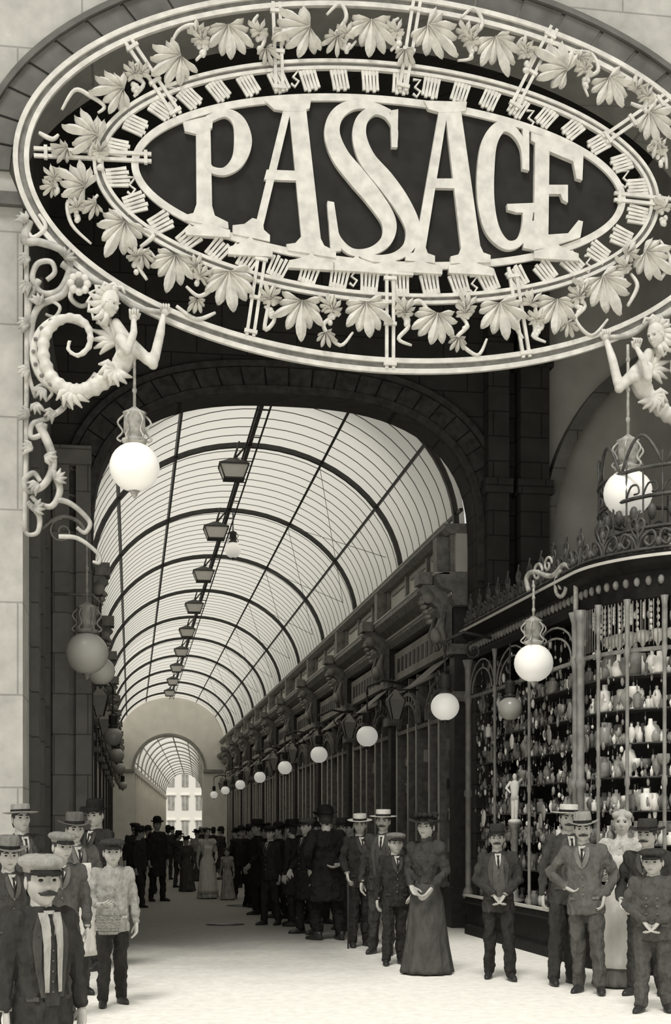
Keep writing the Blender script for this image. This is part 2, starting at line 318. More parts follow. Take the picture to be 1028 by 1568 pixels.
# ---------------- passage side walls with shopfronts
def sweepY(mb,prof,y0,y1,mi=0): mb.rings([[(x,y0,z) for x,z in prof],[(x,y1,z) for x,z in prof]],mi,False)
def side(mirror):
    M=Matrix.Translation((1.95*2,0,0))@Matrix.Scale(-1,4,(1,0,0)) if mirror else I4
    nm='left' if mirror else 'right'
    mb=MB(); mb.M=M; mb.box((5.2,19.25,0),(5.5,70,5.9)); mb.build('wall_passage_'+nm,MIDP)
    mb=MB(); mb.M=M
    sweepY(mb,[(5.2,4.75),(4.72,4.75),(4.66,4.85),(4.66,4.95),(4.5,5.02),(4.42,5.12),(4.42,5.2),(4.62,5.24),(5.2,5.24)],19.25,70,0)
    sweepY(mb,[(5.2,5.24),(4.72,5.24),(4.72,5.8),(5.2,5.8)],19.25,70,1)
    sweepY(mb,[(5.2,5.8),(4.62,5.8),(4.55,5.88),(4.55,5.94),(5.2,5.96)],19.25,70,0)
    mb.box((4.41,19.25,5.2),(4.62,70,5.225),2); mb.box((4.54,19.25,5.94),(4.6,70,5.96),2); mb.box((4.645,19.25,4.9),(4.67,70,4.94),2)
    for i in range(30):
        y=19.35+i*1.63
        mb.box((4.66,y,5.24),(4.74,y+.1,5.8),0); mb.box((4.70,y+.25,5.32),(4.735,y+1.45,5.35),0); mb.box((4.70,y+.25,5.68),(4.735,y+1.45,5.71),0)
    mb.build('trim_cornice_'+nm,[IRONG,PAL,PAL])
    mb=MB(); W=4.9
    mb.box((4.68,-.2,0),(5.19,.2,.6),0); mb.box((4.74,-.15,.6),(5.19,.15,4.1),0); mb.box((4.66,-.2,3.35),(5.19,.2,3.5),1)
    mb.box((4.66,-.22,4.05),(5.19,.22,4.2),1); mb.box((4.73,-.16,4.2),(5.19,.16,4.74),0)
    br=[(4.72,4.15),(4.55,4.25),(4.48,4.42),(4.55,4.6),(4.5,4.75),(4.32,4.88),(4.22,5.0),(4.28,5.08),(4.72,5.08)]
    mb.poly(br,-.1,.1,1); mb.box((4.2,-.16,5.08),(4.41,.16,5.26),1); mb.box((4.48,-.13,5.26),(4.71,.13,5.79),1)
    mb.tube([(4.36,-.12,4.9),(4.36,.12,4.9)],.09,10,3); mb.ell((4.5,0,4.35),(.09,.13,.12),8,6,3)
    for k in range(5): mb.ell((4.4-.03*k,0,4.55+.07*k),(.05,.13,.04),8,5,3)
    for s in (-1,1):
        mb.tube([(4.6,s*.3,4.15),(4.5,s*.32,4.4),(4.56,s*.3,4.65)],[.03,.06,.03],6,1)
    mb.box((4.85,.2,0),(5.19,W-.2,.55),0)
    mb.box((5.02,.2,.55),(5.06,W-.2,4.6),2)
    for y in (.2,1.25,1.95,2.95,3.65,W-.26): mb.box((4.84,y-.03,.55),(5.06,y+.04,4.1),1); mb.tube([(4.83,y,.6),(4.83,y,3.3)],.02,5,4)  # pale rods on the mullions stand for reflections in the glass
    for z in (.55,3.15,3.9): mb.box((4.82,.2,z),(5.06,W-.2,z+.07),1)
    mb.box((4.78,.3,4.15),(4.9,W-.3,4.65),3)
    for k in range(12): mb.box((4.77,.5+k*.33,4.28),(4.785,.68+k*.33,4.52),0)
    for c in (1.2,3.65):
        for rr in (0,.16):
            R=[]
            for i in range(17):
                t=pi*i/16; R.append([(4.8,c-(.95-rr)*cos(t),3.25+(.6-rr)*sin(t)),(4.86,c-(.95-rr)*cos(t),3.25+(.6-rr)*sin(t)),(4.86,c-(.89-rr)*cos(t),3.25+(.54-rr)*sin(t)),(4.8,c-(.89-rr)*cos(t),3.25+(.54-rr)*sin(t))])
            mb.rings(R,1,False)
        for a_ in (.5,.8,1.1,1.4,1.7,2.0,2.3,2.6): mb.tube([(4.82,c-.9*cos(a_),3.25+.55*sin(a_)),(4.82,c-.75*cos(a_),3.25+.42*sin(a_))],.012,4,4)
    for sg_ in (0,1): # curled iron brackets on the window heads
        mb.tube([(4.66,a,b_) for a,b_ in spiral(.55+sg_*3.8,3.75,.16,.03,0,1.5)],.018,5,1)
    rnd=random.Random(3)
    for i in range(150):
        y=rnd.uniform(.3,W-.3); z=rnd.choice([.64,1.1,1.6,2.1,2.6,3.3]); h=rnd.uniform(.08,.3); w=rnd.uniform(.03,.12)
        mb.box((4.95,y,z),(5.01,y+w,z+h),rnd.choice([3,4,0,3,4]))
    mb.rings([[(4.84,.5,4.1),(4.84,1.8,4.1),(4.86,1.8,4.13),(4.86,.5,4.13)],[(4.4,.5,3.72),(4.4,1.8,3.72),(4.42,1.8,3.75),(4.42,.5,3.75)]],3,False)
    mb.tube([(4.8,2.62,3.8),(4.3,2.62,3.8)],.015,5,0)
    mb.rings([[(4.34,2.54,3.3),(4.46,2.54,3.3),(4.46,2.7,3.3),(4.34,2.7,3.3)],[(4.26,2.46,3.62),(4.54,2.46,3.62),(4.54,2.78,3.62),(4.26,2.78,3.62)],[(4.38,2.6,3.8),(4.42,2.6,3.8),(4.42,2.64,3.8),(4.38,2.64,3.8)]],3,False)
    for a in (2.46,2.78):
        for b_ in (4.26,4.54): mb.tube([(4.4+(b_-4.4)*.45,2.62+(a-2.62)*.5,3.3),(b_,a,3.62),(4.4,2.62,3.8)],.014,4,0)
    mb.ell((4.5,3.4,3.65),(.13,.13,.13),10,7,4); mb.tube([(4.5,3.4,3.7),(4.5,3.4,4.1)],.01,4,0)
    base=mb.build('shop_front_'+nm,[IRON,IRONG,WIN,MIDP,PAL])
    base.matrix_world=M@Matrix.Translation((0,19.6,0))
    for i in range(1,11): 
        if 19.6+4.9*i<65: inst(base,'shop_front_'+nm,M@Matrix.Translation((0,19.6+4.9*i,0)))
side(False); side(True)
# ---------------- end wall and second gallery
ol=[(.2,0),(.2,4.4)]+[(1.95-1.75*cos(pi*i/20),4.4+1.75*sin(pi*i/20)) for i in range(1,20)]+[(3.7,4.4),(3.7,0)]
wall_hole('wall_passage_end',ol,1.95,4.4,-1.8,6,9.5,70,70.5,HAZEPL)
mb=MB(); mb.ribbon([(1.95-1.85*cos(pi*i/20),4.4+1.85*sin(pi*i/20)) for i in range(21)],.12,69.9,70,0); mb.box((-.7,69.85,4.3),(.2,70,4.45)); mb.box((3.7,69.85,4.3),(4.7,70,4.45)); mb.build('trim_end_arch',MIDP)
M2=Matrix.Translation((1.95,70.5,0))@Matrix.Rotation(-radians(2.9),4,'Z')
vault(M2,0,1.9,4.7,2.2,0,69,[.3+5*i for i in range(14)],2.4,bm=PAL,im=MIDP,nm='ceiling_rear_gallery')  # rear bars and ribs in pale tones, standing for distance haze
mb=MB(); mb.M=M2
for s in (-1,1):
    mb.box((min(s*1.95,s*2.3),0,0),(max(s*1.95,s*2.3),69,4.75),0)
    mb.box((min(s*1.75,s*1.95),0,4.3),(max(s*1.75,s*1.95),69,4.6),1)
    for i in range(28):
        y=.4+2.45*i; mb.box((min(s*1.8,s*1.95),y,0),(max(s*1.8,s*1.95),y+.35,4.3),0)
        mb.box((min(s*1.9,s*1.95),y+.6,.5),(max(s*1.9,s*1.95),y+2.2,3.3),2)
mb.build('wall_rear_gallery',[HAZEPL,PAL,IRONG])
mb=MB(); mb.M=M2; mb.box((-9,76,0),(9,77,10),0)
for i in range(-4,5):
    for z in (.6,3.3,5.8):
        mb.box((i*1.5-.35,75.93,z),(i*1.5+.35,76.0,z+1.5),1); mb.box((i*1.5-.5,75.85,z+1.55),(i*1.5+.5,76,z+1.7),0); mb.box((i*1.5-.02,75.9,z),(i*1.5+.02,75.94,z+1.5),0)
mb.build('facing_building',[mat('sunlit_render',.85,.8),MIDP])
# ---------------- the PASSAGE sign
YS=14.0
mb=MB()
def ring(a,b,w,y0,y1,cx=CX,cz=CZ,mi=0,n=160):
    mb.ribbon([(cx+a*cos(2*pi*i/n),cz+b*sin(2*pi*i/n)) for i in range(n)],w,y0,y1,mi,True)
IC=(2.66,8.31)
ring(3.86,1.98,.05,YS-.03,YS+.02); ring(3.75,1.87,.05,YS-.03,YS+.02); ring(3.805,1.925,.08,YS+.0,YS+.015,mi=2)
ring(3.03,1.26,.035,YS-.025,YS+.02,*IC); ring(2.955,1.185,.035,YS-.025,YS+.02,*IC); ring(2.99,1.22,.06,YS,YS+.015,*IC,mi=2)
ring(2.62,.87,.075,YS-.025,YS+.01,*IC)
n=80; mb.poly([(IC[0]+2.6*cos(2*pi*i/n),IC[1]+.85*sin(2*pi*i/n)) for i in range(n)],YS+.015,YS+.04,1)
L=[];N=2000;acc=0;pv=None
for i in range(N+1):
    t=2*pi*i/N; p=(2.93*cos(t),1.16*sin(t))
    if pv: acc+=hypot(p[0]-pv[0],p[1]-pv[1])
    L.append((acc,t)); pv=p
NB=40
def tat(s):
    lo,hi=0,N
    while hi-lo>1:
        m=(lo+hi)//2
        if L[m][0]<s: lo=m
        else: hi=m
    return L[lo][1]
for k in range(NB):
    t=tat(acc*(k+.5)/NB)
    po=Vector((IC[0]+2.94*cos(t),IC[1]+1.17*sin(t))); pi_=Vector((IC[0]+2.66*cos(t),IC[1]+.905*sin(t)))
    dr=(pi_-po); tn=Vector((-dr.y,dr.x)).normalized()
    for j in range(5):
        o=(j-2)*.038; q=po+tn*o; e=po+dr*(.78+.07*(j%2))+tn*o*(1.15 if sin(t)<0 else .95)
        mb.ribbon([tuple(q),tuple(q.lerp(e,.5)),tuple(e)],[.031,.026,.034],YS-.02,YS+.01)
    mb.ribbon([tuple(po+dr*.1-tn*.08),tuple(po+dr*.1+tn*.08)],.05,YS-.015,YS+.008)
    if k%4==1:
        c=po+dr*.5+tn*.175
        mb.ribbon([tuple(c+Vector(v)) for v in ((-.04,.09),(.04,.09),(-.02,.01),(.04,-.03),(.0,-.09),(-.04,-.06))],.022,YS-.015,YS+.01)
def S(px,py): return onY(px,py,YS)
for (a,b,c,d) in [(423,5,428,142),(638,3,616,140),(195,62,272,178),(848,44,785,168),(1020,150,925,215),(52,234,232,243),(1090,318,940,302),(402,385,383,515),(597,412,597,566),(783,410,806,548)]:
    p=Vector(S(a,b)); q=Vector(S(c,d)); n=Vector((-(q-p).y,(q-p).x)).normalized()*.036
    for sg in (-1,1): mb.ribbon([tuple(p+n*sg),tuple(q+n*sg)],.034,YS-.035,YS+.0)
    for f in (.1,.55,.95):
        m=p.lerp(q,f); mb.ribbon([tuple(m-n*1.9),tuple(m+n*1.9)],.035,YS-.045,YS+.0)
def leaf(c,r,ang,nl=9,seed=0):
    rn=random.Random(seed); sp=radians(100)
    bx,bz=c[0]-cos(ang)*r*.5,c[1]-sin(ang)*r*.5
    for k in range(nl):
        f=(k-(nl-1)/2)/((nl-1)/2); a=ang+f*sp; l=r*(1.55-.75*abs(f)**1.3)*rn.uniform(.88,1.1)*(1 if k%2==0 else .86); w=r*.46*(1-.3*abs(f))
        dx,dz=cos(a),sin(a); nx,nz=-dz,dx; vs=[];pr=[(0.0,.10),(.2,.42),(.45,.8),(.66,1.0),(.82,.85),(.94,.45),(1,.05)]
        bend=rn.uniform(-.12,.12)*r; lift=.008*(nl/2-abs(k-(nl-1)/2))+(.012 if k%2==0 else 0)
        for (u,ww) in pr:
            x=bx+dx*l*u+nx*bend*u*u; z=bz+dz*l*u+nz*bend*u*u; h=w*ww/2; y=YS-.02-.03*sin(u*pi)-lift
            vs+=[(x+nx*h,y+.03,z+nz*h),(x+nx*h*.4,y-.004,z+nz*h*.4),(x,y-.03,z),(x-nx*h*.4,y-.004,z-nz*h*.4),(x-nx*h,y+.03,z-nz*h)]
        fs=[]
        for i in range(len(pr)-1):
            for j in range(4): fs.append([i*5+j,i*5+j+1,(i+1)*5+j+1,(i+1)*5+j])
        mb.add(vs,fs,0,False)
leaves=[(262,100,.27,215),(352,62,.27,-80),(455,52,.3,200),(567,55,.29,-90),(668,58,.3,-40),(762,80,.28,-70),(850,100,.3,150),(938,140,.27,-60),(1003,190,.27,-40),
(172,142,.25,190),(132,208,.26,170),(115,280,.25,150),(182,360,.29,-120),(265,412,.27,-100),(352,440,.31,-85),(460,482,.28,-95),(562,486,.29,-80),(665,500,.27,-100),(768,486,.3,-75),(850,480,.28,-90),(930,445,.32,-60),(1000,400,.28,-30)]
for i,(px,py,r,a) in enumerate(leaves): leaf(S(px,py),r*.92,radians(a),9,i)
for i,(px,py,r,a) in enumerate([(305,50,.12,60),(410,88,.12,-60),(510,70,.13,-120),(620,90,.12,-80),(715,50,.13,80),(805,75,.12,40),(893,95,.12,0),(975,135,.12,60),(215,110,.12,100),(95,235,.12,200),(140,320,.12,-150),(222,400,.12,-60),(310,420,.12,60),(415,450,.13,70),(510,470,.12,80),(618,470,.13,90),(715,465,.13,80),(812,460,.12,80),(890,440,.12,100),(75,290,.10,180),(432,60,.11,-90),(300,470,.11,-100),(500,520,.11,-70),(700,528,.11,-90),(870,505,.11,-60),(965,390,.12,20),(1005,230,.12,-60)]): leaf(S(px,py),r,radians(a),7,50+i)
def tz(pts,r=.019): 
    P=cr([(S(*p)[0],YS-.025,S(*p)[1]) for p in pts],5); n=len(P); mb.tube(P,[r*(.6+.7*sin(pi*min(1,(i+2)/(n+2)))) for i in range(n)],6)
T=[[(300,95),(318,70),(300,42),(275,48),(262,70)],[(395,85),(405,60),(388,40),(395,25)],[(500,25),(520,8),(530,30),(512,60),(530,78),(545,65)],[(598,80),(612,60),(600,40),(610,30)],
[(705,30),(725,15),(738,40),(715,65),(722,90),(700,95)],[(805,110),(815,85),(795,70),(800,60)],[(880,80),(905,85),(915,110),(893,125),(900,150)],[(965,160),(985,165),(990,140)],
[(205,150),(220,130),(200,115),(210,100)],[(95,170),(115,140),(140,150),(160,165),(150,175)],[(60,205),(80,215),(90,208)],[(150,300),(130,320),(105,310),(110,345),(140,375)],
[(215,380),(235,362),(215,350)],[(225,430),(208,400),(225,385),(240,400)],[(285,440),(305,455),(325,440),(315,415),(295,425)],[(270,470),(300,490),(330,480)],[(405,470),(420,490),(405,505),(412,455),(400,430)],
[(495,460),(515,480),(495,500),(520,530),(540,510)],[(520,485),(505,470)],[(612,480),(625,500),(610,520),(630,530)],[(620,475),(640,462),(655,475)],[(700,480),(715,500),(700,520),(730,545),(745,520)],
[(810,480),(830,500),(815,515),(835,525)],[(800,520),(790,500),(800,480)],[(880,450),(895,470),(880,490),(905,515),(930,490)],[(960,470),(975,440),(965,420)],[(1010,430),(1025,400),(1010,370)],[(990,230),(1015,235),(1020,260)],[(60,330),(70,350),(50,365),(40,345)]]
for t in T: tz(t)
rn=random.Random(5)
for (px,py) in [(398,62),(607,62),(208,128),(805,95),(895,120),(990,160),(415,470),(210,405),(505,480),(620,490),(712,490),(822,500),(885,465),(955,420),(120,330),(530,65),(722,75),(300,420),(85,285),(1010,240),(155,245),(310,75),(1015,330)]:
    x,z=S(px,py)
    for k in range(9): 
        zz=rn.uniform(-.11,.11); mb.ell((x+rn.uniform(-.05,.05)*(1-abs(zz)/.15),YS-.03,z+zz),(.03,.025,.034),6,4)
    leaf((x-.02,z+.1),.11,radians(100),7,px)
LV=[0]
def lv(): LV[0]+=1; return YS-.03-.0007*LV[0]
def st(pts,n=8):
    q=[(S(p[0],p[1])[0],S(p[0],p[1])[1],p[2]*.0069) for p in pts]
    q=[tuple(v) for v in cr(q,n)]; P=[Vector(a[:2]) for a in q]; m=len(P); y0=lv()
    Lf=[];Rt=[]
    for i in range(m):
        t=(P[min(i+1,m-1)]-P[max(0,i-1)]).normalized(); nn=Vector((-t.y,t.x))*q[i][2]/2
        Lf.append(P[i]+nn); Rt.append(P[i]-nn)
    R=[[(l.x,y0,l.y),(r.x,y0,r.y),(r.x,YS+.016,r.y),(l.x,YS+.016,l.y)] for l,r in zip(Lf,Rt)]
    mb.rings(R,0,False)
def pl(pts): mb.poly([S(*p) for p in pts],lv(),YS+.016)
# P
pl([(300,196),(322,192),(325,326),(301,322)]); pl([(280,189),(326,178),(325,198),(303,208),(283,203)]); pl([(284,331),(296,328),(301,314),(325,318),(329,332),(349,342),(350,352),(283,339)])
st([(318,185,11),(345,175,12),(365,188,20),(372,218,27),(364,248,20),(345,264,12),(325,262,10),(318,252,8)])
# A
pl([(434,168),(446,168),(402,352),(390,350)]); pl([(442,165),(468,165),(492,378),(462,374)])
pl([(408,262),(460,264),(461,279),(404,277)]); pl([(405,157),(476,155),(474,168),(462,173),(438,173),(420,170)])
pl([(356,347),(374,345),(386,336),(402,340),(404,354),(413,362),(413,372),(356,360)]); pl([(438,376),(452,374),(461,364),(490,366),(496,378),(514,387),(514,397),(440,385)])
# S S
st([(597,174,7),(572,165,11),(540,163,15),(516,178,20),(508,206,24),(520,240,28),(545,272,30),(572,305,28),(594,340,24),(592,368,18),(570,386,13),(540,388,11),(518,370,11),(509,345,11),(505,312,9)])
st([(603,226,9),(604,200,9),(592,179,10),(572,172,13),(554,186,18),(550,212,22),(562,246,27),(590,280,30),(615,315,28),(631,350,24),(626,378,18),(606,394,13),(578,398,11),(552,392,9)])
pl([(597,172),(609,170),(608,228),(599,228)]); pl([(501,310),(511,312),(522,386),(506,388)])
# A
pl([(672,168),(685,170),(650,388),(634,386)]); pl([(680,166),(704,166),(736,390),(706,390)])
pl([(656,276),(702,276),(704,291),(654,290)]); pl([(648,157),(714,159),(712,172),(700,175),(672,175),(655,170)])
pl([(620,392),(632,389),(637,378),(650,379),(654,390),(665,394),(665,405),(620,401)]); pl([(689,395),(701,392),(706,380),(734,378),(739,389),(750,393),(750,404),(689,406)])
# G
st([(803,262,9),(800,228,10),(786,204,13),(766,197,18),(749,220,24),(743,260,27),(743,310,27),(752,352,24),(772,376,16),(792,374,12),(804,352,14),(808,318,18)])
pl([(775,315),(828,313),(828,322),(817,328),(790,328),(776,324)]); pl([(799,198),(809,196),(809,264),(800,262)]); pl([(800,345),(817,340),(819,386),(800,382)])
# E
pl([(818,215),(840,220),(838,372),(816,378)]); pl([(812,206),(892,233),(890,279),(881,276),(876,250),(838,234),(812,218)])
pl([(838,286),(868,286),(868,313),(860,309),(857,300),(838,300)]); pl([(814,372),(838,362),(868,360),(884,340),(891,342),(887,366),(838,382),(814,386)])
for (px,py,h) in [(383,370,20),(476,396,14),(598,402,16),(720,406,12),(545,400,14),(642,406,10),(318,348,12),(850,380,16)]:
    W_=34; top=[(px+W_*f,py-6+2*f+h*.95*abs(f)**.6) for f in [-1+2*i/14 for i in range(15)]]
    pl(top+[(px+W_,py+h*.95+7),(px-W_,py+h*.95+3)])
sign=mb.build('passage_sign',[WHITE,SIGNDARK,IRONG])
# ---------------- heads, hats
def head_geo(mb,sk,hr,ey,lp,hair='short',mous=False,dark=None):
    rx,ry,rz=.075,.093,.12; nl,no=28,36
    g=lambda x,s:exp(-(x/s)**2)
    sst=lambda x:0 if x<0 else (1 if x>1 else x*x*(3-2*x))
    R=[]
    for i in range(nl+1):
        ph=-pi/2+pi*i/nl; row=[]
        for j in range(no):
            u=-pi+2*pi*j/no; la=u-.45*sin(u); c=max(cos(ph),.01)
            x=rx*c*sin(la); y=-ry*c*cos(la); z=rz*sin(ph)
            fr=max(0,-y/ry)
            k=sst((-.015-z)/.1); x*=1-.2*k
            if y<0: y-=.016*g(z+.095,.03)*g(x,.03)
            else: y+=.012*g(z-.03,.06)
            if fr>0:
                nz=sst((.026-z)/.05)*(1-sst((-.022-z)/.012))
                y-=.030*g(x,.0125)*nz*fr
                y+=.012*g(abs(x)-.03,.014)*g(z-.012,.011)
                y-=.006*g(z-.032,.009)*g(x,.05)
                y-=.005*g(abs(x)-.042,.015)*g(z+.02,.02)
                y-=.007*g(x,.024)*g(z+.052,.009); y-=.006*g(x,.02)*g(z+.066,.007); y+=.004*g(z+.08,.008)*g(x,.03)
            row.append((x,y,z))
        R.append(row)
    mb.rings(R,sk)
    for s in (-1,1):
        mb.ell((s*.03,-.074,.012),(.0135,.0095,.0085),8,6,ey)
        mb.tube([(s*.014,-.091,.031),(s*.03,-.090,.036),(s*.048,-.078,.031)],[.005,.0075,.004],6,hr)
        mb.ell((s*.077,.005,-.004),(.010,.02,.032),8,6,sk)
    mb.tube([(-.022,-.090,-.057),(0,-.098,-.058),(.022,-.090,-.057)],[.002,.0045,.002],6,lp)
    if mous:
        for s in (-1,1): mb.tube([(0,-.108,-.04),(s*.018,-.106,-.046),(s*.036,-.094,-.05),(s*.046,-.082,-.044)],[.009,.011,.008,.002],7,hr)
    F=[];vs=[];n1,n2=14,24
    for i in range(n1+1):
        ph=-pi/2+pi*i/n1
        for j in range(n2):
            la=2*pi*j/n2; c=max(cos(ph),.01); vs.append((.081*c*sin(la),-.100*c*cos(la)+.010,.126*sin(ph)+.008))
    for i in range(n1):
        for j in range(n2):
            q=[i*n2+j,i*n2+(j+1)%n2,(i+1)*n2+(j+1)%n2,(i+1)*n2+j]
            cy=sum(vs[k][1] for k in q)/4; cz=sum(vs[k][2] for k in q)/4
            if cz>.06-(cy+.09)*(.85 if hair=='short' else 1.1): F.append(q)
    mb.add(vs,F,hr)
    if hair=='long':
        mb.ell((0,.085,.07),(.055,.05,.055),10,7,hr)
        for s in (-1,1): mb.ell((s*.05,-.035,.075),(.045,.05,.04),9,6,hr)
    mb.loft([(0,.02,-.2,.06,.06),(0,.018,-.14,.052,.055),(0,.015,-.08,.05,.055),(0,.01,-.04,.05,.055)],12,sk)
# ---------------- siren figures with tails, and jamb scrollwork
def J(px,py,y=13.9): 
    x,z=onY(px,py,14.0); return (x,y,z)
def figure(mir):
    M=Matrix.Translation((2*CX,0,0))@Matrix.Scale(-1,4,(1,0,0)) if mir else I4
    e=empty('siren_sculpture')
    mb=MB(); mb.M=M
    body=[J(196,532),J(192,552),J(180,572,13.88),J(160,588,13.88),J(135,602,13.9),J(108,602,13.92),J(82,584,13.94),J(68,552,13.94),J(70,518,13.94),J(90,496,13.92),J(118,494,13.88),J(136,510,13.86),J(138,536,13.84),J(122,552,13.84),J(106,543,13.86),J(108,528,13.86)]
    P=cr(body,8); n=len(P); mb.tube(P,[(.11 if i<14 else max(.022,.098-.085*(i-14)/(n-14))*(1+.16*sin(i*1.57))) for i in range(n)],10)
    mb.limb([J(200,532),J(234,568,13.8),J(245,520,13.82),J(250,488,13.9)],[.072,.056,.048,.03])
    mb.limb([J(186,530,13.8),J(196,556,13.62),J(205,530,13.6),J(205,500,13.8)],[.066,.046,.04,.028])
    mb.limb([J(192,528),J(178,500)],[.085,.052]); mb.ell(J(194,536),(.12,.11,.12),12,8); mb.ell((J(204,546)[0],13.8,J(204,548)[2]),(.05,.06,.05),8,6); mb.ell((J(186,552)[0],13.78,J(186,552)[2]),(.045,.05,.045),8,6)
    mb.build('body',WHITE,e,.017,2)
    mb=MB(); mb.M=M
    for k in range(5):
        b=radians(200+k*28); c=J(112,602); mb.tube([c,(c[0]+.12*cos(b),c[1]-.04,c[2]+.12*sin(b)),(c[0]+.2*cos(b+.25),c[1],c[2]+.2*sin(b+.25))],[.03,.035,.008],6)
    hs_=[(J(104+52*cos(radians(t)),545,13.97)[0],13.97,J(104,545-56*sin(radians(t)))[2]) for t in range(60,331,10)]
    mb.tube(hs_,.045,8)
    for p in hs_[::2]: mb.ell((p[0],p[1]-.05,p[2]),(.022,.02,.022),7,5,1)
    for k in range(7):
        b=radians(150+k*28); c=J(178,575,13.82); mb.tube([c,(c[0]+.1*cos(b),c[1]-.05,c[2]+.1*sin(b)),(c[0]+.18*cos(b+.3),c[1]-.02,c[2]+.18*sin(b+.3))],[.03,.04,.01],6)
    # small feathered wing filling the inside of the coil and the back
    for k in range(6):
        b=radians(95+k*22); c=J(176,530,13.92); l=.34-.03*k
        mb.tube([c,(c[0]+l*.5*cos(b),c[1],c[2]+l*.5*sin(b)),(c[0]+l*cos(b+.2),c[1]+.02,c[2]+l*sin(b+.2))],[.03,.04,.01],6)
    mb.build('tail_fins',[WHITE,IRONG],e)
    for (px,py,y) in ((252,482,13.9),(205,496,13.8)):
        mb=MB(); mb.M=M; c=J(px,py,y); mb.ell(c,(.05,.04,.05),10,6)
        for k in range(4): mb.tube([(c[0]-.036+.024*k,c[1]-.02,c[2]),(c[0]-.04+.027*k,c[1]-.05,c[2]+.045),(c[0]-.04+.027*k,c[1]+.0,c[2]+.07)],.013,6)
        mb.tube([(c[0]+.04,c[1],c[2]-.02),(c[0]+.06,c[1]-.03,c[2]+.03)],.014,6); mb.build('hand',WHITE,e)
    mb=MB(); h=J(168,474,13.86); mb.M=M@Matrix.Translation(h)@Matrix.Rotation(radians(55),4,'Z')@Matrix.Rotation(radians(20),4,'X')@Matrix.Scale(1.1,4); head_geo(mb,0,0,1,0,'short',False)
    mb.M=M
    for i in range(9):
        a=radians(50+i*24); mb.tube([(h[0]+.08*cos(a),h[1],h[2]+.1*sin(a)),(h[0]+.15*cos(a+.3),h[1]-.04,h[2]+.17*sin(a+.3)),(h[0]+.22*cos(a+.1),h[1],h[2]+.22*sin(a+.1)),(h[0]+.2*cos(a-.2),h[1]-.02,h[2]+.18*sin(a-.2))],[.04,.036,.024,.012],7)
    c=J(122,442)
    for i in range(8):
        a=2*pi*i/8; mb.ell((c[0]+.08*cos(a),c[1]-.03,c[2]+.08*sin(a)),(.045,.03,.045),8,5)
    mb.ell((c[0],c[1]-.06,c[2]),(.04,.03,.04),8,5,1)
    mb.build('head',[WHITE,IRONG],e)
    mb=MB(); mb.M=M
    def tb(pts,r0,r1): 
        P=cr([J(p[0],p[1],13.98) for p in pts],6); n=len(P); mb.tube(P,[r0+(r1-r0)*i/n for i in range(n)],7)
    tb([(45,340),(38,370),(60,372),(95,385),(107,412),(92,445),(65,450),(50,428),(58,405),(78,402),(84,418),(72,430)],.046,.024)
    tb([(107,412),(98,450),(60,470),(48,510),(58,560),(82,592),(100,620),(75,640),(50,650),(48,670),(65,665),(70,650)],.04,.026)
    tb([(60,430),(45,470),(42,560),(55,610)],.034,.022)
    tb([(100,600),(120,610),(128,600)],.045,.015)
    tb([(60,650),(78,690),(80,720),(65,745),(42,752),(38,735),(52,725),(62,738)],.05,.024)
    tb([(80,720),(92,750),(80,775),(60,772),(48,760)],.04,.024); tb([(41,350),(41,600),(38,815)],.026,.026); tb([(42,770),(60,790),(58,815),(42,818),(35,800)],.034,.016)
    tb([(85,765),(105,770),(125,785),(138,802),(130,816),(118,808)],.032,.02)
    tb([(90,822),(120,825),(150,848),(152,862),(142,860)],.026,.015)
    tb([(95,405),(125,425),(165,440),(205,470),(250,480)],.04,.03)
    tb([(120,430),(108,455),(125,470),(145,460)],.032,.02); tb([(62,470),(78,462),(92,472),(84,486),(70,482)],.024,.014); tb([(50,600),(66,590),(80,602),(70,615)],.024,.014)
    for (px,py,a) in ((40,345,120),(100,612,-60),(85,635,200),(45,640,150),(70,700,-30),(135,440,140),(60,745,200),(45,500,180),(45,570,200),(60,470,100),(100,400,40),(70,600,220),(50,690,160),(85,735,10),(46,400,190),(48,440,200),(58,620,-100),(52,780,0)):
        c=J(px,py,13.96)
        for k in range(4): 
            b=radians(a+(k-1.5)*28); mb.tube([(c[0],c[1]-.02,c[2]),(c[0]+.06*cos(b),c[1]-.04,c[2]+.06*sin(b)),(c[0]+.12*cos(b+.2),c[1]-.02,c[2]+.12*sin(b+.2))],[.018,.028,.006],6)
    mb.build('scrollwork',mat('scroll_iron',.45,.5,7,.4),e)
figure(False); figure(True)
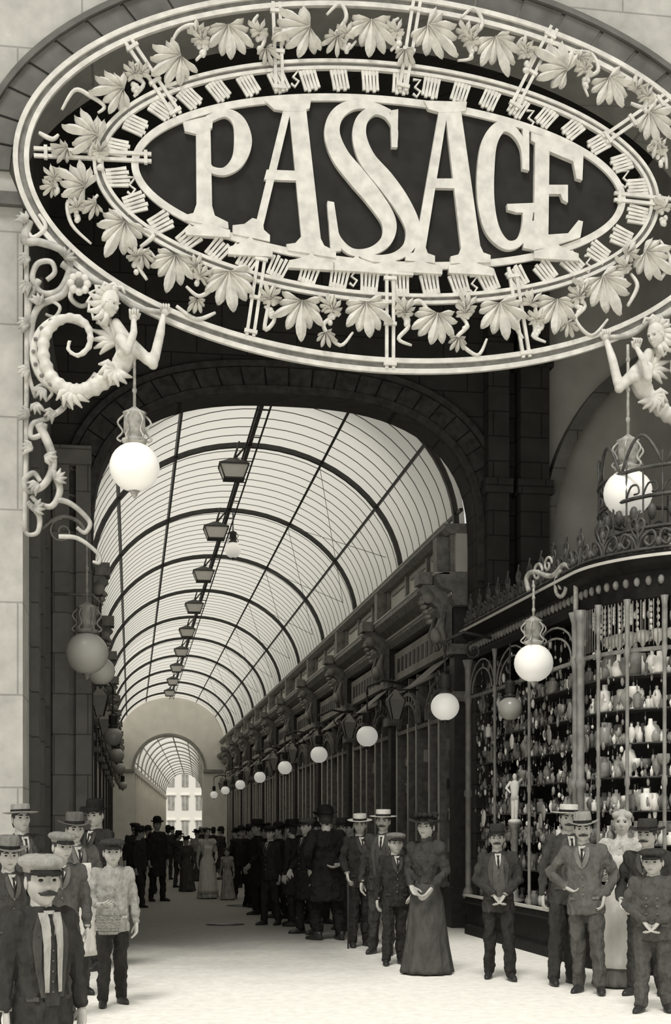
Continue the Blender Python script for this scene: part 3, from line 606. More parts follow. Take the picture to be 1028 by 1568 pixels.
def hat_geo(mb,kind,h,b):
    if kind=='cap':
        mb.loft([(0,.008,.045,.084,.104),(0,.008,.065,.088,.108),(0,.008,.075,.104,.124),(0,.010,.092,.116,.134),(0,.012,.112,.104,.12),(0,.016,.126,.07,.085),(0,.018,.131,.01,.01)],20,h)
        vs=[];F=[]
        for i in range(9):
            a=radians(-62+124*i/8)
            vs+=[(.082*sin(a),-.1*cos(a)+.0,.052),(.09*sin(a),-.1*cos(a)-.055*cos(a*1.25),.036),(.082*sin(a),-.1*cos(a),.06),(.09*sin(a),-.1*cos(a)-.055*cos(a*1.25),.041)]
        for i in range(8):
            o=i*4; F+=[[o,o+1,o+5,o+4],[o+2,o+6,o+7,o+3],[o+1,o+3,o+7,o+5]]
        mb.add(vs,F,b)
    elif kind in('fedora','boater','lady','bowler'):
        W={'fedora':.152,'boater':.158,'lady':.175,'bowler':.13}[kind]; Hh={'fedora':.115,'boater':.085,'lady':.07,'bowler':.12}[kind]
        R=[]
        for (f,dz) in ((.55,0),(.8,.0),(1,.006),(1,.012),(.8,.008),(.55,.008)):
            R.append([( (W*f)*cos(t), (W*1.1*f)*sin(t)+.005, .055+dz+(0 if kind=='boater' else (.028*abs(cos(t))**2-.012*abs(sin(t)))*(max(0,f-.5)*2))) for t in [2*pi*k/28 for k in range(28)]])
        mb.rings(R,h,True,False)
        if kind=='boater': pr=[(1,.0),(1,.03),(.99,.034),(.97,Hh-.006),(.92,Hh),(.02,Hh)]
        elif kind=='bowler': pr=[(1,0),(1.02,.04),(.96,.08),(.75,.11),(.4,.124),(.02,.127)]
        else: pr=[(1,0),(1,.03),(.99,.033),(.93,Hh-.02),(.82,Hh),(.45,Hh-.012),(.02,Hh-.022)]
        mb.loft([(0,.006,.055+z,.086*f,.106*f) for f,z in pr],24,h)
        mb.loft([(0,.006,.06,.0885,.1085),(0,.006,.09,.0875,.1075)],24,b,caps=False)
        if kind=='lady':
            rr=random.Random(2)
            for i in range(12): a=i*.55; mb.ell((.09*cos(a),.1*sin(a),.11+rr.uniform(-.01,.03)),(.035,.035,.03),8,5,b)
mb=MB()
mb.loft([(0,0,.02,.026,.02),(0,0,-.0,.027,.019),(0,0,-.04,.038,.018),(0,-.002,-.085,.041,.015),(0,-.004,-.1,.036,.012)],12)
for k,(x,l) in enumerate([(.03,.068),(.0105,.078),(-.0095,.073),(-.029,.056)]):
    a=.25+.12*k; p=Vector((x,-.003,-.09)); P=[p];R=[.0095]
    for q in range(3):
        p=p+Vector((x*.12,-sin(a),-cos(a)))*l*(.45,.32,.25)[q]; a+=.42; P.append(p); R.append((.009,.008,.0068)[q])
    mb.limb(P,R,8)
mb.limb([(.024,-.004,-.03),(.05,-.018,-.062),(.055,-.03,-.095)],[.014,.011,.0085],8)
HT=mb.build('hand_template',SKIN,None,.0045,2)
dg=bpy.context.evaluated_depsgraph_get(); HM=D.meshes.new_from_object(HT.evaluated_get(dg)); HM.materials.clear(); HM.materials.append(SKIN)
for p in HM.polygons: p.use_smooth=True
D.objects.remove(HT)
ARM={'hang':[(.235,.015,1.14),(.25,-.03,.90),(.0,-.1,-1)],'clasp':[(.25,-.0,1.15),(.075,-.175,1.0),(-.55,-.05,-.85)],
'pocket':[(.29,.08,1.15),(.195,-.04,.98),(-.2,-.2,-1)],'cane':[(.25,-.03,1.16),(.24,-.2,1.0),(0,-.5,-1)],'back':[(.26,.09,1.16),(.1,.17,1.02),(-.8,.1,-.3)],
'hip':[(.36,.06,1.2),(.2,-.04,1.06),(-.8,-.3,-.4)],'hold':[(.24,-.03,1.15),(.2,-.22,1.08),(-.5,-.8,.0)],'lapel':[(.27,-.02,1.17),(.1,-.17,1.3),(-.4,-.1,.9)],'bent':[(.26,.03,1.15),(.2,-.16,.98),(-.3,-.5,-.8)]}
HX={'cap':.015,'fedora':.055,'boater':.03,'lady':.05,'bowler':.06,None:0}
PR=random.Random(21)
def person(name,px,d,top,face=0,cl=.05,tr=None,style='jacket',hat='cap',hv=.06,hb=None,arms=('hang','hang'),mous=False,crouch=0,turn=None,hs=1.0,skirt=None,apron=None,hairm=HAIR,vest=None,shirt=True,sx=1.0,hair='short',tilt=None,sash=False,buttons=False,step=None,lean=None):
    if turn is None: turn=PR.uniform(-22,22)
    if tilt is None: tilt=PR.uniform(-3,8)
    if step is None: step=PR.choice([-.12,-.06,0,.06,.12])
    if lean is None: lean=PR.uniform(-1.6,1.6)
    hs=hs*1.06
    Ht=EYE+(1265-top)*d/FP; s=Ht/(1.75+HX[hat]+.12*(hs-1)-crouch); x,y=at(px,d)
    e=empty(name,(x,y,0)); e.rotation_euler=(0,radians(lean),radians(face)-atan2(x,y)); e.scale=(s*sx,s*sx,s)
    vx=.013 if d<18 else .022; tr=cl if tr is None else tr; c=crouch; fem=style=='dress'
    if not fem:
        mb=MB()
        for sg in (-1,1):
            st_=step*sg
            if c: J3=[(sg*.1,0,.90-c),(sg*.12,-.04,.085),(sg*.12,.40,.075)]  # kneeling
            else: J3=[(sg*.085,0,.90),(sg*.10,-.02+st_*.6,.49),(sg*.115,st_+.01,.09)]
            mb.limb(J3,[.098,.074,.062])
        mb.ell((0,0,.93-c),(.165,.12,.12)); mb.build('trousers',cloth(tr),e,vx)
    mb=MB()
    for sg in (-1,1):
        st_=step*sg if not fem else 0; y0=(.44 if c else st_); x0=sg*.12
        mb.M=Matrix.Translation((x0,y0,0))@Matrix.Rotation(radians(12*sg),4,'Z')
        mb.loft([(0,-.04,0,.042,.135),(0,-.04,.022,.045,.14),(0,-.03,.05,.042,.125),(0,.02,.08,.038,.07),(0,.03,.12,.042,.05)],14)
    mb.build('shoes',LEATH,e)
    yo=0
    if fem: RG=[(.98,.135,.105),(1.06,.128,.10),(1.15,.14,.115),(1.26,.165,.14),(1.34,.165,.125),(1.42,.14,.09),(1.475,.062,.055)]
    elif style=='coat': RG=[(.52,.215,.165),(.8,.2,.15),(1.0,.18,.135),(1.15,.18,.13),(1.3,.195,.135),(1.41,.17,.10),(1.48,.07,.065)]
    elif style=='apronman': RG=[(.88,.165,.125),(1.0,.168,.125),(1.15,.17,.125),(1.3,.19,.13),(1.41,.165,.10),(1.48,.068,.065)]
    else: RG=[(.78,.19,.14),(.88,.182,.137),(1.0,.17,.128),(1.15,.172,.126),(1.3,.19,.132),(1.41,.168,.10),(1.48,.068,.065)]
    RG=[(z-c,a,b) for z,a,b in RG]
    mb=MB(); mb.loft([(0,yo,z,a,b) for z,a,b in RG],24)
    AR=[]
    for sg,kind in ((-1,arms[0]),(1,arms[1])):
        el,wr,hd=ARM[kind]; f=.9 if fem else 1
        sh=(sg*(.158 if not fem else .14),yo,1.405-c)
        E=(sg*el[0]*f,el[1]+yo,el[2]-c); Wp=(sg*wr[0],wr[1]+yo,wr[2]-c)
        mb.limb([sh,E,Wp],[.066,.054,.043] if not fem else [.07,.048,.036],12)
        if fem: mb.ell((sg*.165,yo,1.37-c),(.07,.075,.085),12,8)
        AR.append((Wp,Vector((sg*hd[0],hd[1],hd[2])),sg))
    mb.build('blouse' if fem else 'jacket',cloth(cl),e,vx)
    mb=MB()
    for Wp,hd,sg in AR:
        q=Vector((0,0,-1)).rotation_difference(hd.normalized())
        o=D.objects.new('hand',HM); SC.collection.objects.link(o); o.parent=e
        o.location=Vector(Wp)+hd.normalized()*.03; o.rotation_mode='QUATERNION'
        o.rotation_quaternion=q@Quaternion((0,0,1),radians(-80*sg)); o.scale=(-1.08 if sg>0 else 1.08,1.08,1.08)
        w=Vector(Wp); mb.tube([w,w+hd.normalized()*.022],[.036,.035],12)
    if shirt and d<18: mb.build('cuffs',cloth(.4) if not fem else cloth(cl*1.5),e)
    def ty(x,z,off):
        for k in range(len(RG)-1):
            if RG[k][0]<=z<=RG[k+1][0]:
                t=(z-RG[k][0])/(RG[k+1][0]-RG[k][0]); a=RG[k][1]*(1-t)+RG[k+1][1]*t; b=RG[k][2]*(1-t)+RG[k+1][2]*t
                return yo-b*sqrt(max(0,1-(x/a)**2))-off
        return yo-RG[0 if z<RG[0][0] else -1][2]-off
    def patch(mb,prof,off,mi=0,nx=6):
        R=[]
        for z,xl,xr in prof: R.append([(xl+(xr-xl)*i/nx,ty(xl+(xr-xl)*i/nx,z-c,off+.004),z-c) for i in range(nx+1)])
        mb.rings(R,mi,True,False,False)
    if d<22:
        mb=MB()
        if not fem:
            if vest is not None:
                patch(mb,[(.9,-.04,.04),(1.0,-.07,.07),(1.15,-.07,.07),(1.3,-.06,.06),(1.40,-.055,.055)],.004,1)
                patch(mb,[(1.29,-.004,.004),(1.33,-.022,.022),(1.37,-.03,.03),(1.41,-.034,.034),(1.45,-.036,.036)],.008,0)
                patch(mb,[(1.28,-.008,.008),(1.36,-.014,.014),(1.40,-.009,.009),(1.43,-.016,.016)],.012,3,2)
                for sg in (-1,1):
                    patch(mb,[(.95,sg*.04,sg*.075),(1.1,sg*.07,sg*.1),(1.25,sg*.07,sg*.12),(1.33,sg*.06,sg*.115),(1.43,sg*.04,sg*.075)],.010,2,3)
                for k in range(5): z=.98+.06*k; mb.ell((0,ty(0,z-c,.012),z-c),(.006,.005,.006),6,4,4)
            elif shirt:
                patch(mb,[(1.32,-.003,.003),(1.35,-.015,.015),(1.38,-.025,.025),(1.42,-.034,.034),(1.455,-.038,.038)],.005,0)
                for sg in (-1,1): patch(mb,[(1.24,sg*.0,sg*.025),(1.3,sg*.012,sg*.06),(1.36,sg*.03,sg*.075),(1.44,sg*.045,sg*.07)],.009,2,3)
                patch(mb,[(1.31,-.006,.006),(1.36,-.012,.012),(1.40,-.009,.009),(1.43,-.014,.014)],.012,3,2)
            if buttons or (vest is None):
                for k in range(4):
                    z=.98+.085*k
                    for xx in ((-.05,.05) if buttons else (.0,)): mb.ell((xx,ty(xx,z-c,.010),z-c),(.010,.007,.010),8,4,4)
            for sg in (-1,1): patch(mb,[(.93,sg*.085,sg*.145),(.955,sg*.085,sg*.145)],.006,2,3)
            if sash:
                for sg in (-1,1): patch(mb,[(.98,sg*.03,sg*.055),(1.1,sg*.025,sg*.06),(1.25,sg*.02,sg*.065),(1.36,sg*.015,sg*.07),(1.44,sg*.02,sg*.075)],.02,5,3)
            mb.loft([(0,yo,1.445-c,.066,.062),(0,yo+.003,1.50-c,.058,.056)],16,0,caps=False)
            mb.build('shirt_and_lapels',[cloth(.5),cloth(vest if vest is not None else .05),cloth(min(.8,cl*1.35+.01)),cloth(.03),cloth(.2),cloth(.4)],e)
        else:
            mb.loft([(0,0,1.455,.06,.056),(0,.003,1.52,.05,.052)],16,0,caps=False)
            for k in range(5): z=1.1+.07*k; mb.ell((0,ty(0,z,.008),z),(.009,.006,.009),6,4,0)
            mb.build('collar',LINEN if cl>.3 else cloth(cl*1.6),e)
    if fem:
        mb=MB(); sk=skirt if skirt is not None else cl
        md=lambda t,z:1+(.05*sin(11*t)+.03*sin(17*t+1))*max(0,(1.0-z))
        mb.loft([(0,.02,.02,.27,.27),(0,.02,.06,.262,.262),(0,.02,.3,.225,.225),(0,.015,.6,.195,.185),(0,.01,.85,.175,.155),(0,0,.98,.14,.112),(0,0,1.03,.125,.098)],60,0,True,md)
        mb.build('skirt',cloth(sk),e)
    if apron:
        mb=MB()
        lo,hi=apron
        SR=[(.02,.27,.27),(.3,.23,.23),(.6,.2,.19),(.85,.18,.16),(.98,.145,.12),(1.06,.135,.11),(1.15,.145,.12),(1.26,.17,.145),(1.34,.17,.13)] if fem else [(.3,.21,.16),(.6,.195,.15),(.9,.18,.14),(1.15,.178,.132),(1.3,.195,.138),(1.41,.17,.105)]
        R=[]
        for i in range(15):
            z=lo+(hi-lo)*i/14
            for k in range(len(SR)-1):
                if SR[k][0]<=z<=SR[k+1][0]: break
            t=(z-SR[k][0])/(SR[k+1][0]-SR[k][0]); a=SR[k][1]*(1-t)+SR[k+1][1]*t+.024; b=SR[k][2]*(1-t)+SR[k+1][2]*t+.024
            A=radians(72 if z<1.0 else 42-20*max(0,(z-1.1))/.3)
            R.append([(a*sin(q)*(1+.015*sin(14*q)),yo+(.02 if fem and z<.9 else 0)-b*cos(q)*(1+.025*sin(14*q)*(1 if z<.95 else 0)),z-c) for q in [-A+2*A*j/20 for j in range(21)]])
        mb.rings(R,0,True,False,False)
        ap=mb.build('apron',LINEN,e); so=ap.modifiers.new('t','SOLIDIFY'); so.thickness=.006
    mb=MB(); mb.M=Matrix.Translation((0,yo-.008,1.615-c))@Matrix.Rotation(radians(turn),4,'Z')@Matrix.Rotation(radians(tilt),4,'X')@Matrix.Scale(hs,4)
    head_geo(mb,0,1,2,3,hair,mous)
    if hat: hat_geo(mb,hat,4,5)
    hm=STRAW if hv=='straw' else cloth(hv); bm=cloth(.03) if hb is None else cloth(hb)
    mb.build('head',[SKIN,hairm,EYEM,LIPS,hm,bm],e)
    return e
P=person
P('woman',652,13.7,1240,-35,.055,style='dress',skirt=.08,hat='lady',hv=.05,arms=('clasp','bent'),hair='long',turn=15,sx=1.08)
P('boy',603,14.6,1272,14,.035,hat='cap',hv=.2,hs=1.12,arms=('hang','bent'))
P('man',584,15.8,1236,-12,.05,hat='boater',hv='straw',arms=('hang','hang'),vest=.06,mous=True)
w=P('man',551,16.8,1243,18,.03,hat='boater',hv='straw',arms=('cane','pocket'),lean=0)
mb=MB(); mb.tube([(-.24,-.25,0),(-.24,-.25,.86),(-.24,-.22,.93),(-.24,-.17,.93),(-.24,-.15,.9)],.011,8); mb.build('walking_cane',IRON,w)
P('man',503,17.8,1230,-150,.02,style='coat',hat='bowler',hv=.02,sx=1.2,arms=('back','pocket'))
P('man',470,18.8,1250,-60,.025,style='coat',hat='cap',hv=.1,arms=('bent','hang'))
P('man',447,20.3,1252,-110,.03,style='coat',hat='fedora',hv=.02)
P('man',486,20.8,1250,35,.03,hat='bowler',hv=.02,arms=('pocket','pocket'))
P('man',524,19.5,1250,-20,.03,hat='fedora',hv=.05)
P('man',428,22,1256,-70,.03,style='coat',hat='bowler',hv=.03)
P('woman',408,24,1258,-60,.03,style='dress',hat='lady',hv=.03)
P('man',381,25,1260,60,.025,style='coat',hat='fedora',hv=.03)
P('man',766,13.2,1258,4,.05,tr=.035,hat='fedora',hv=.04,arms=('clasp','clasp'),vest=.10,mous=True,turn=-5,tilt=0)
P('man',862,12.8,1227,22,.06,tr=.05,hat='boater',hv='straw',arms=('hang','pocket'),vest=.08,mous=True,turn=-14,lean=2)
P('man',904,12.1,1239,-10,.12,tr=.09,hat='fedora',hv=.3,arms=('hip','pocket'),shirt=True,tilt=4,mous=True,turn=12,lean=-2.5)
P('woman',948,12.6,1238,-12,.5,style='dress',skirt=.15,hat=None,hairm=HAIRL,apron=(.2,1.3),hair='long',arms=('hold','hang'),turn=8)
P('man',992,12.0,1250,-18,.045,hat='fedora',hv=.05,arms=('bent','hang'),mous=True,sx=1.1)
P('boy',1002,10.9,1296,-6,.09,hat='cap',hv=.05,hs=1.12,arms=('clasp','clasp'),buttons=True,shirt=False,sx=1.15,tilt=3)
# --- left foreground group
P('man',36,12.6,1227,25,.05,hat='boater',hv=.3,vest=.1,turn=-5)
P('man',147,14.2,1220,-40,.03,hat='fedora',hv=.02)
P('man',118,11.9,1240,22,.10,tr=.08,hat='fedora',hv=.12,style='apronman',apron=(.4,1.3),turn=-8,arms=('hang','hold'))
P('youth',88,10.4,1270,5,.09,hat='cap',hv=.25,hs=1.08,turn=20)
P('youth',8,9.6,1276,25,.06,hat='fedora',hv=.2,hs=1.05)
P('man',64,7.8,1302,28,.045,hat='cap',hv=.32,mous=True,crouch=.42,vest=.06,sash=True,hs=1.2,turn=-10,arms=('hang','hang'),sx=.98,lean=0,tilt=2)
b=P('boy',172,11.3,1281,10,.33,tr=.04,hat='cap',hv=.05,hs=1.12,arms=('hold','hang'),shirt=False,turn=-6,lean=0)
mb=MB()
mb.M=Matrix.Translation((-.1,-.33,.78))
mb.loft([(0,0,0,.10,.08),(0,0,.1,.12,.1),(0,0,.18,.13,.11),(0,0,.19,.135,.115),(0,0,.18,.12,.1),(0,0,.02,.09,.07)],24,0)
for k in range(6): mb.loft([(0,0,.015+.03*k,.106+.005*k,.086+.005*k),(0,0,.03+.03*k,.112+.005*k,.092+.005*k)],24,0,caps=False)
mb.tube([(.13*cos(pi*i/12),0,.18+.16*sin(pi*i/12)) for i in range(13)],.009,7,0); mb.build('basket',WICK,b)
# --- people deeper in the passage
P('woman',319,28,1266,10,.5,style='dress',skirt=.5,hat=None,arms=('hang','bent'),apron=(.15,1.3),hair='long')
P('girl',349,27.5,1297,-20,.35,style='dress',skirt=.38,hat=None,hs=1.15,hair='long')
P('man',241,27,1248,40,.03,style='coat',hat='bowler',hv=.02)
P('man',215,25,1262,60,.04,hat='fedora',hv=.04)
P('man',204,28,1258,20,.04,hat='cap',hv=.04)
P('man',274,33,1270,120,.06,hat='fedora',hv=.04); P('woman',287,31,1278,0,.08,style='dress',hat='lady',hv=.03)
P('man',362,33,1266,-50,.03,hat='bowler',hv=.02); P('woman',300,37,1268,0,.3,style='dress',skirt=.06,hat='lady',hv=.05)
P('man',256,38,1262,160,.05,hat='bowler',hv=.03); P('man',338,38,1264,-120,.05,hat='bowler',hv=.03)
for (px,d,top,fc,st_,ht) in [(394,23,1252,-80,'coat','fedora'),(415,20.5,1262,-40,'jacket','cap'),(370,28,1262,20,'jacket','bowler'),(228,30,1262,-30,'coat','bowler'),(308,42,1264,10,'jacket','boater'),(326,44,1265,200,'coat','bowler'),(455,24,1252,-30,'coat','fedora'),(536,21,1250,-40,'jacket','bowler'),(265,45,1264,10,'coat','bowler')]:
    P('man',px,d,top,fc,.03,style=st_,hat=ht,hv='straw' if ht=='boater' else .03,arms=PR.choice([('hang','bent'),('pocket','hang'),('back','hang')]))
# ---------------- corner shop on the right
PTS=[];y=18.35
while y>13.95: PTS.append((4.72+.13*(18.35-y)/4.4,y)); y-=.2
cxs,cys,rs=6.25,13.95,1.4
for i in range(19): a=radians(180+95*i/18); PTS.append((cxs+rs*cos(a),cys+rs*sin(a)))
NR=[]
for i,p in enumerate(PTS):
    a=PTS[max(0,i-1)];b_=PTS[min(len(PTS)-1,i+1)]; t=Vector((b_[0]-a[0],b_[1]-a[1])).normalized(); NR.append(Vector((t.y*-1,t.x)) )
if NR[0].x>0: NR=[-n for n in NR]
SL=[0]
for i in range(1,len(PTS)): SL.append(SL[-1]+hypot(PTS[i][0]-PTS[i-1][0],PTS[i][1]-PTS[i-1][1]))
def fp(s,off=0):
    s=max(0,min(SL[-1]-1e-4,s)); i=max(k for k in range(len(SL)-1) if SL[k]<=s); t=(s-SL[i])/(SL[i+1]-SL[i])
    p=Vector(PTS[i]).lerp(Vector(PTS[i+1]),t); n=NR[i].lerp(NR[i+1],t).normalized(); return p+n*off
def sweep(mb,prof,mi=0):
    R=[]
    for p,n in zip(PTS,NR): R.append([(p[0]+n.x*o,p[1]+n.y*o,z) for o,z in prof])
    mb.rings(R,mi,False)
shop=empty('corner_shop',(5.5,15.5,0)); 
def shp(mb,name,m): o=mb.build(name,m,shop); o.matrix_parent_inverse=Matrix.Translation((-5.5,-15.5,0)); return o
mb=MB()
sweep(mb,[(-.5,0),(.1,0),(.1,.12),(.05,.14),(.05,.42),(.12,.46),(.12,.52),(-.5,.52)],0)
sweep(mb,[(-.2,3.82),(.02,3.82),(.03,3.9),(.03,4.08),(.12,4.14),(.16,4.2),(.16,4.26),(-.2,4.28)],0)
sweep(mb,[(.0,3.28),(.04,3.28),(.04,3.32),(.0,3.32)],1)
sweep(mb,[(.06,.53),(.13,.53),(.13,.56),(.06,.56)],2)
sweep(mb,[(.13,4.2),(.175,4.2),(.175,4.23),(.13,4.23)],2)
for k in range(60):
    p=fp(.1+k*.13,.035); mb.ell((p.x,p.y,3.99),(.035,.035,.05),7,5,1)
shp(mb,'plinth_and_fascia',[mat('shop_dark_wood',.012,.6,8,.4,spec=.12),IRONG,PAL])
mb=MB(); sweep(mb,[(-1.1,0),(-.95,0),(-.95,4.2),(-1.1,4.2)],0); sweep(mb,[(-2.0,4.15),(-.1,4.15),(-.1,4.24),(-2.0,4.24)],0); mb.box((5.8,15.0,.0),(7.1,18.3,4.2)); shp(mb,'back_panels',mat('shop_interior_dark',.035,.9,3,.5))
mb=MB()
stot=SL[-1]; s1=SL[len(SL)-19]
posts=[0.05,1.3,2.7,s1-.12,s1+.02]+[s1+.40*k for k in range(1,6)]
for k,s in enumerate(posts):
    p=fp(s,.06); big=(k in (0,3,4)); r=.042 if big else .02
    mb.lathe([(r*1.8,.5),(r*1.8,.6),(r,.66),(r,1.9),(r*1.5,1.93),(r*1.5,1.98),(r,2.02),(r,3.2),(r*1.7,3.3),(r,3.36),(r*1.2,3.7),(r*2,3.82)],(p.x,p.y,0),10,0)
for k in range(50):
    s=s1+.05+k*.045
    if s<stot: p=fp(s,.05); mb.tube([(p.x,p.y,3.34),(p.x,p.y,3.8)],.006,4,0)
for k in range(3):
    sa,sb=posts[k],posts[k+1]
    for q in (0,.12): 
        P_=[]
        for i in range(13):
            t=pi*i/12; p=fp((sa+sb)/2-((sb-sa)/2-.05-q)*cos(t),.05); P_.append((p.x,p.y,3.34+(.42-q)*sin(t)))
        mb.tube(P_,.013,5,0)
shp(mb,'posts',mat('pale_iron2',.22,.45,8,.3,spec=.5))
mb=MB()
def on(s,u,z,off=.1): p=fp(s+u,off); return (p.x,p.y,z)
s=0.1
while s<stot-.3:
    w=.42
    for sg in (-1,1):
        pts=[(0,4.28),(sg*.05,4.42),(sg*.15,4.48),(sg*.19,4.40),(sg*.13,4.33),(sg*.08,4.38),(sg*.11,4.42)]
        mb.tube(cr([on(s+.2,a,z) for a,z in pts],4),.016,5)
        mb.tube(cr([on(s+.2,a,z) for a,z in [(0,4.4),(sg*.08,4.55),(sg*.03,4.62),(0,4.55)]],4),.012,5)
    mb.tube(cr([on(s+.2,0,4.28),on(s+.2,.01,4.45),on(s+.2,-.01,4.6),on(s+.2,.03,4.7)],3),[.014]*10,5)
    mb.ell(on(s+.2,0,4.52),(.035,.035,.05),6,5); mb.ell(on(s,0,4.36),(.04,.04,.05),6,5)
    s+=w
R=[on(stot*i/60,0,4.30) for i in range(61)]; mb.tube(R,.02,5)
TX,TY=cxs-.1,cys+.1
for z in (4.62,4.95,5.25): mb.tube([(TX+1.05*cos(a),TY+1.05*sin(a),z) for a in [2*pi*i/36 for i in range(37)]],.022,5)
for i in range(30):
    a=2*pi*i/30; c=(TX+1.05*cos(a),TY+1.05*sin(a))
    mb.tube([(c[0],c[1],4.2),(c[0],c[1],5.3+.1*(i%2))],.011,5)
    b_=a+.1; mb.ell((TX+1.05*cos(b_),TY+1.05*sin(b_),4.78),(.05,.05,.09),6,5)
    mb.tube(cr([(TX+1.05*cos(a+u),TY+1.05*sin(a+u),z) for u,z in [(.0,4.97),(.06,5.08),(.14,5.08),(.16,5.0),(.1,4.99)]],3),.012,4)
for k in range(6):
    a0=radians(140+k*30)
    mb.tube([(TX+1.05*cos(a0+t*.5),TY+1.05*sin(a0+t*.5),5.25+.35*sin(pi*t)) for t in [i/10 for i in range(11)]],.018,5)
shp(mb,'iron_cresting',mat('cresting_iron',.07,.5,9,.5,spec=.4))
# shelves & glassware
SHZ=(.95,1.3,1.65,2.0,2.35,2.7,3.05)
mb=MB()
for z in SHZ: sweep(mb,[(-.38,z),(-.06,z),(-.06,z+.012),(-.38,z+.012)],0)
shp(mb,'shelves',mat('glass_shelf',.07,.2,spec=.5))
mb=MB(); rn=random.Random(11)
def item(p,z,h,mi):
    k=rn.randint(0,4); r=h*rn.uniform(.2,.34)
    pr={0:[(.6,0),(.9,.05),(1,.35),(.75,.6),(.3,.72),(.3,.92),(.45,1)],1:[(.8,0),(.15,.08),(.12,.45),(.8,.6),(1,.8),(.9,1)],2:[(.7,0),(.75,.6),(.35,.75),(.25,1)],3:[(.5,0),(.3,.1),(.8,.3),(1,.55),(.6,.8),(.25,.85),(.3,1)],4:[(.8,0),(1,.1),(1,.75),(.5,.8),(.5,1)]}[k]
    mb.lathe([(a*r,b_*h) for a,b_ in pr],(p.x,p.y,z),6,mi)
for z in (.53,)+tuple(q+.013 for q in SHZ):
    for row in (-.1,-.2,-.31):
        s=.1+rn.uniform(0,.05)
        while s<stot:
            cur=s>s1-.1
            h=rn.uniform(.06,.25) if cur else rn.uniform(.04,.2)
            if rn.random()<.1: h*=1.4
            if rn.random()<(.2 if cur else .38): s+=rn.uniform(.05,.2); continue
            mi=(0 if rn.random()<(.5 if cur else .12) else 1 if rn.random()<.4 else 2)
            item(fp(s,row+rn.uniform(-.03,.03)),z,h,mi); s+=rn.uniform(.04,.12)
for k in range(1000):
    s=rn.uniform(.1,stot); z=rn.uniform(1.1,3.75); p=fp(s,-rn.uniform(.02,.12)); h=rn.uniform(.015,.06)
    mb.ell((p.x,p.y,z-h),(h*.4,h*.4,h*rn.uniform(.5,1.2)),6,4,rn.choice([0,1,1,2,2])); mb.tube([(p.x,p.y,z-h*.5),(p.x,p.y,z+.05)],.0016,3,1)
for k in range(26):
    s=s1+.06+k*.085
    if s<stot:
        p=fp(s,-.08); l=rn.uniform(.12,.3)
        for q in range(5): mb.ell((p.x,p.y,3.78-l*q/4),(.018,.018,.03),6,4,0)
for k in range(9):
    s=s1+.1+k*.22
    if s<stot: p=fp(s,-.25); mb.lathe([(.005,-.2),(.03,-.14),(.085,-.1),(.07,-.02),(.01,.0)],(p.x,p.y,3.55),8,0); mb.tube([(p.x,p.y,3.55),(p.x,p.y,3.85)],.006,4,1)
for k in range(14):
    p=fp(rn.uniform(.2,s1),-.05); z=rn.uniform(1.4,3.1); mb.ell((p.x,p.y,z),(.02,.07,.1),10,6,rn.choice([0,1,1]))
shp(mb,'glassware_display',[GOODW,GOODG,IRONG])
mb=MB(); p=fp(1.95,.0); mb.M=Matrix.Translation((p.x,p.y,1.55))@Matrix.Rotation(radians(-30),4,'Z')@Matrix.Scale(.36,4)
mb.lathe([(.22,0),(.24,.08),(.16,.14)],(0,0,-.02),14); mb.limb([(.05,0,.12),(.08,-.06,.5),(.05,0,.9)],[.06,.07,.1],8); mb.limb([(-.08,.05,.12),(-.06,0,.5),(-.05,0,.9)],[.06,.07,.1],8)
mb.loft([(0,0,.8,.16,.13),(0,0,1.0,.13,.1),(0,0,1.25,.17,.13),(0,0,1.4,.15,.1),(0,0,1.48,.05,.05)],12); mb.limb([(.16,0,1.4),(.3,-.1,1.55),(.2,-.15,1.8)],[.055,.045,.035],8); mb.limb([(-.16,0,1.4),(-.28,-.1,1.2),(-.12,-.2,1.05)],[.055,.045,.035],8); mb.ell((0,0,1.6),(.08,.09,.12),10,7)
mb.lathe([(.3,-2.8),(.3,-2.7),(.12,-2.6),(.1,-1.5),(.14,-.2),(.26,-.05),(.26,-.02)],(0,0,0),12,1)
shp(mb,'statuette',[GOODW,IRONG])
p=fp(2.3,-.05); g=globe_lamp('display_globe',0,0,0,.15,.8,GLOBEG,False); g.parent=shop; g.location=(p.x-5.5-.22,p.y-15.5,2.95)
GZ=1.5+252*15.35/FP; X,Y=4.58,14.95
g=globe_lamp('shop_globe_lamp',X,Y,GZ,.225,.95,im=PIRON)
mb=MB(); zt=GZ+.95; q=fp(s1-.12,.06)
Pb=Vector((q.x,q.y)); A=Vector((X,Y)); dr=(Pb-A)
f=lambda u,z:(A.x+dr.x*u,A.y+dr.y*u,z)
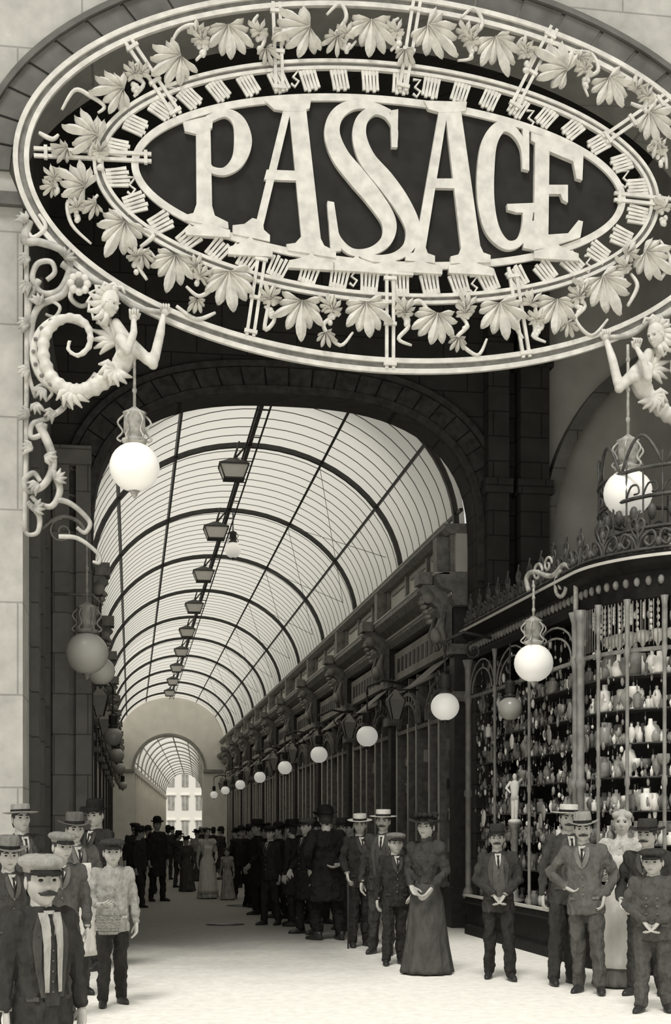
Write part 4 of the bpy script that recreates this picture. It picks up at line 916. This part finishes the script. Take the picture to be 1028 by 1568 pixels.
mb.tube(cr([f(-.12,zt-.1),f(-.18,zt+.05),f(0,zt+.1),f(.45,zt-.02),f(.75,zt+.06),f(.98,zt-.12),f(1.0,zt-.5)],5),.03,7); mb.tube([f(.68+a,zt+b_) for a,b_ in spiral(0,-.16,.17,.03,pi/2,1.4)],.024,6); mb.tube([f(a,zt+.02+b_) for a,b_ in spiral(.1,.05,.12,.02,0,1.2)],.018,6); mb.tube([f(.35+a,zt+.12+b_) for a,b_ in spiral(0,0,.1,.02,0,1.2)],.016,6)
o=mb.build('bracket_arm',PIRON,g); o.matrix_parent_inverse=Matrix.Translation(-g.location)
# left jamb lamps
x,z=onY(133,1000,15.6); g=globe_lamp('globe_lantern',x,15.6,z,.245,1.35,mat('soiled_opal_globe',.38,.35,spec=.4),im=IRONG)
mb=MB(); mb.tube(cr([(x,15.6,z+1.35),(x-.1,15.6,z+1.5),(x-.3,15.6,z+1.55),(-1.01,15.6,z+1.4)],5),.025,6); mb.tube([(a,15.6,b_) for a,b_ in spiral(x-.28,z+1.38,.15,.03,pi/2,1.3)],.016,5)
o=mb.build('bracket_arm',IRONG,g); o.matrix_parent_inverse=Matrix.Translation(-g.location)
x,z=onY(154,1027,18.0); g=globe_lamp('globe_lantern',x,18.0,z,.19,.9,mat('soiled_opal_globe2',.6,.35,spec=.4),False)
mb=MB(); mb.tube([(x,18,z+.9),(x-.1,18,z+1.0),(-1.09,18,z+1.0)],.02,6); o=mb.build('bracket_arm',IRONG,g); o.matrix_parent_inverse=Matrix.Translation(-g.location)
# ---------------- light, world, camera
w=D.worlds.new('World'); SC.world=w; w.use_nodes=True; bg=w.node_tree.nodes['Background']; bg.inputs[0].default_value=(.95,.94,.89,1); bg.inputs[1].default_value=.8
l=D.lights.new('sun','SUN'); l.energy=2.1; l.angle=radians(18); l.color=(1,.98,.93); lo=D.objects.new('sun',l); SC.collection.objects.link(lo)
lo.rotation_euler=Vector((.25,.62,-1)).to_track_quat('-Z','Y').to_euler(); lo.location=(-5,-10,20)
cam=D.cameras.new('camera'); co=D.objects.new('camera',cam); SC.collection.objects.link(co); SC.camera=co
cam.sensor_fit='HORIZONTAL'; cam.sensor_width=36; cam.lens=36*FP/1028; cam.shift_y=(1265-783.7)/1028
co.location=(0,0,EYE); co.rotation_euler=(radians(90),0,-TH); cam.clip_end=400
SC.view_settings.view_transform='Standard'; SC.view_settings.look='None'
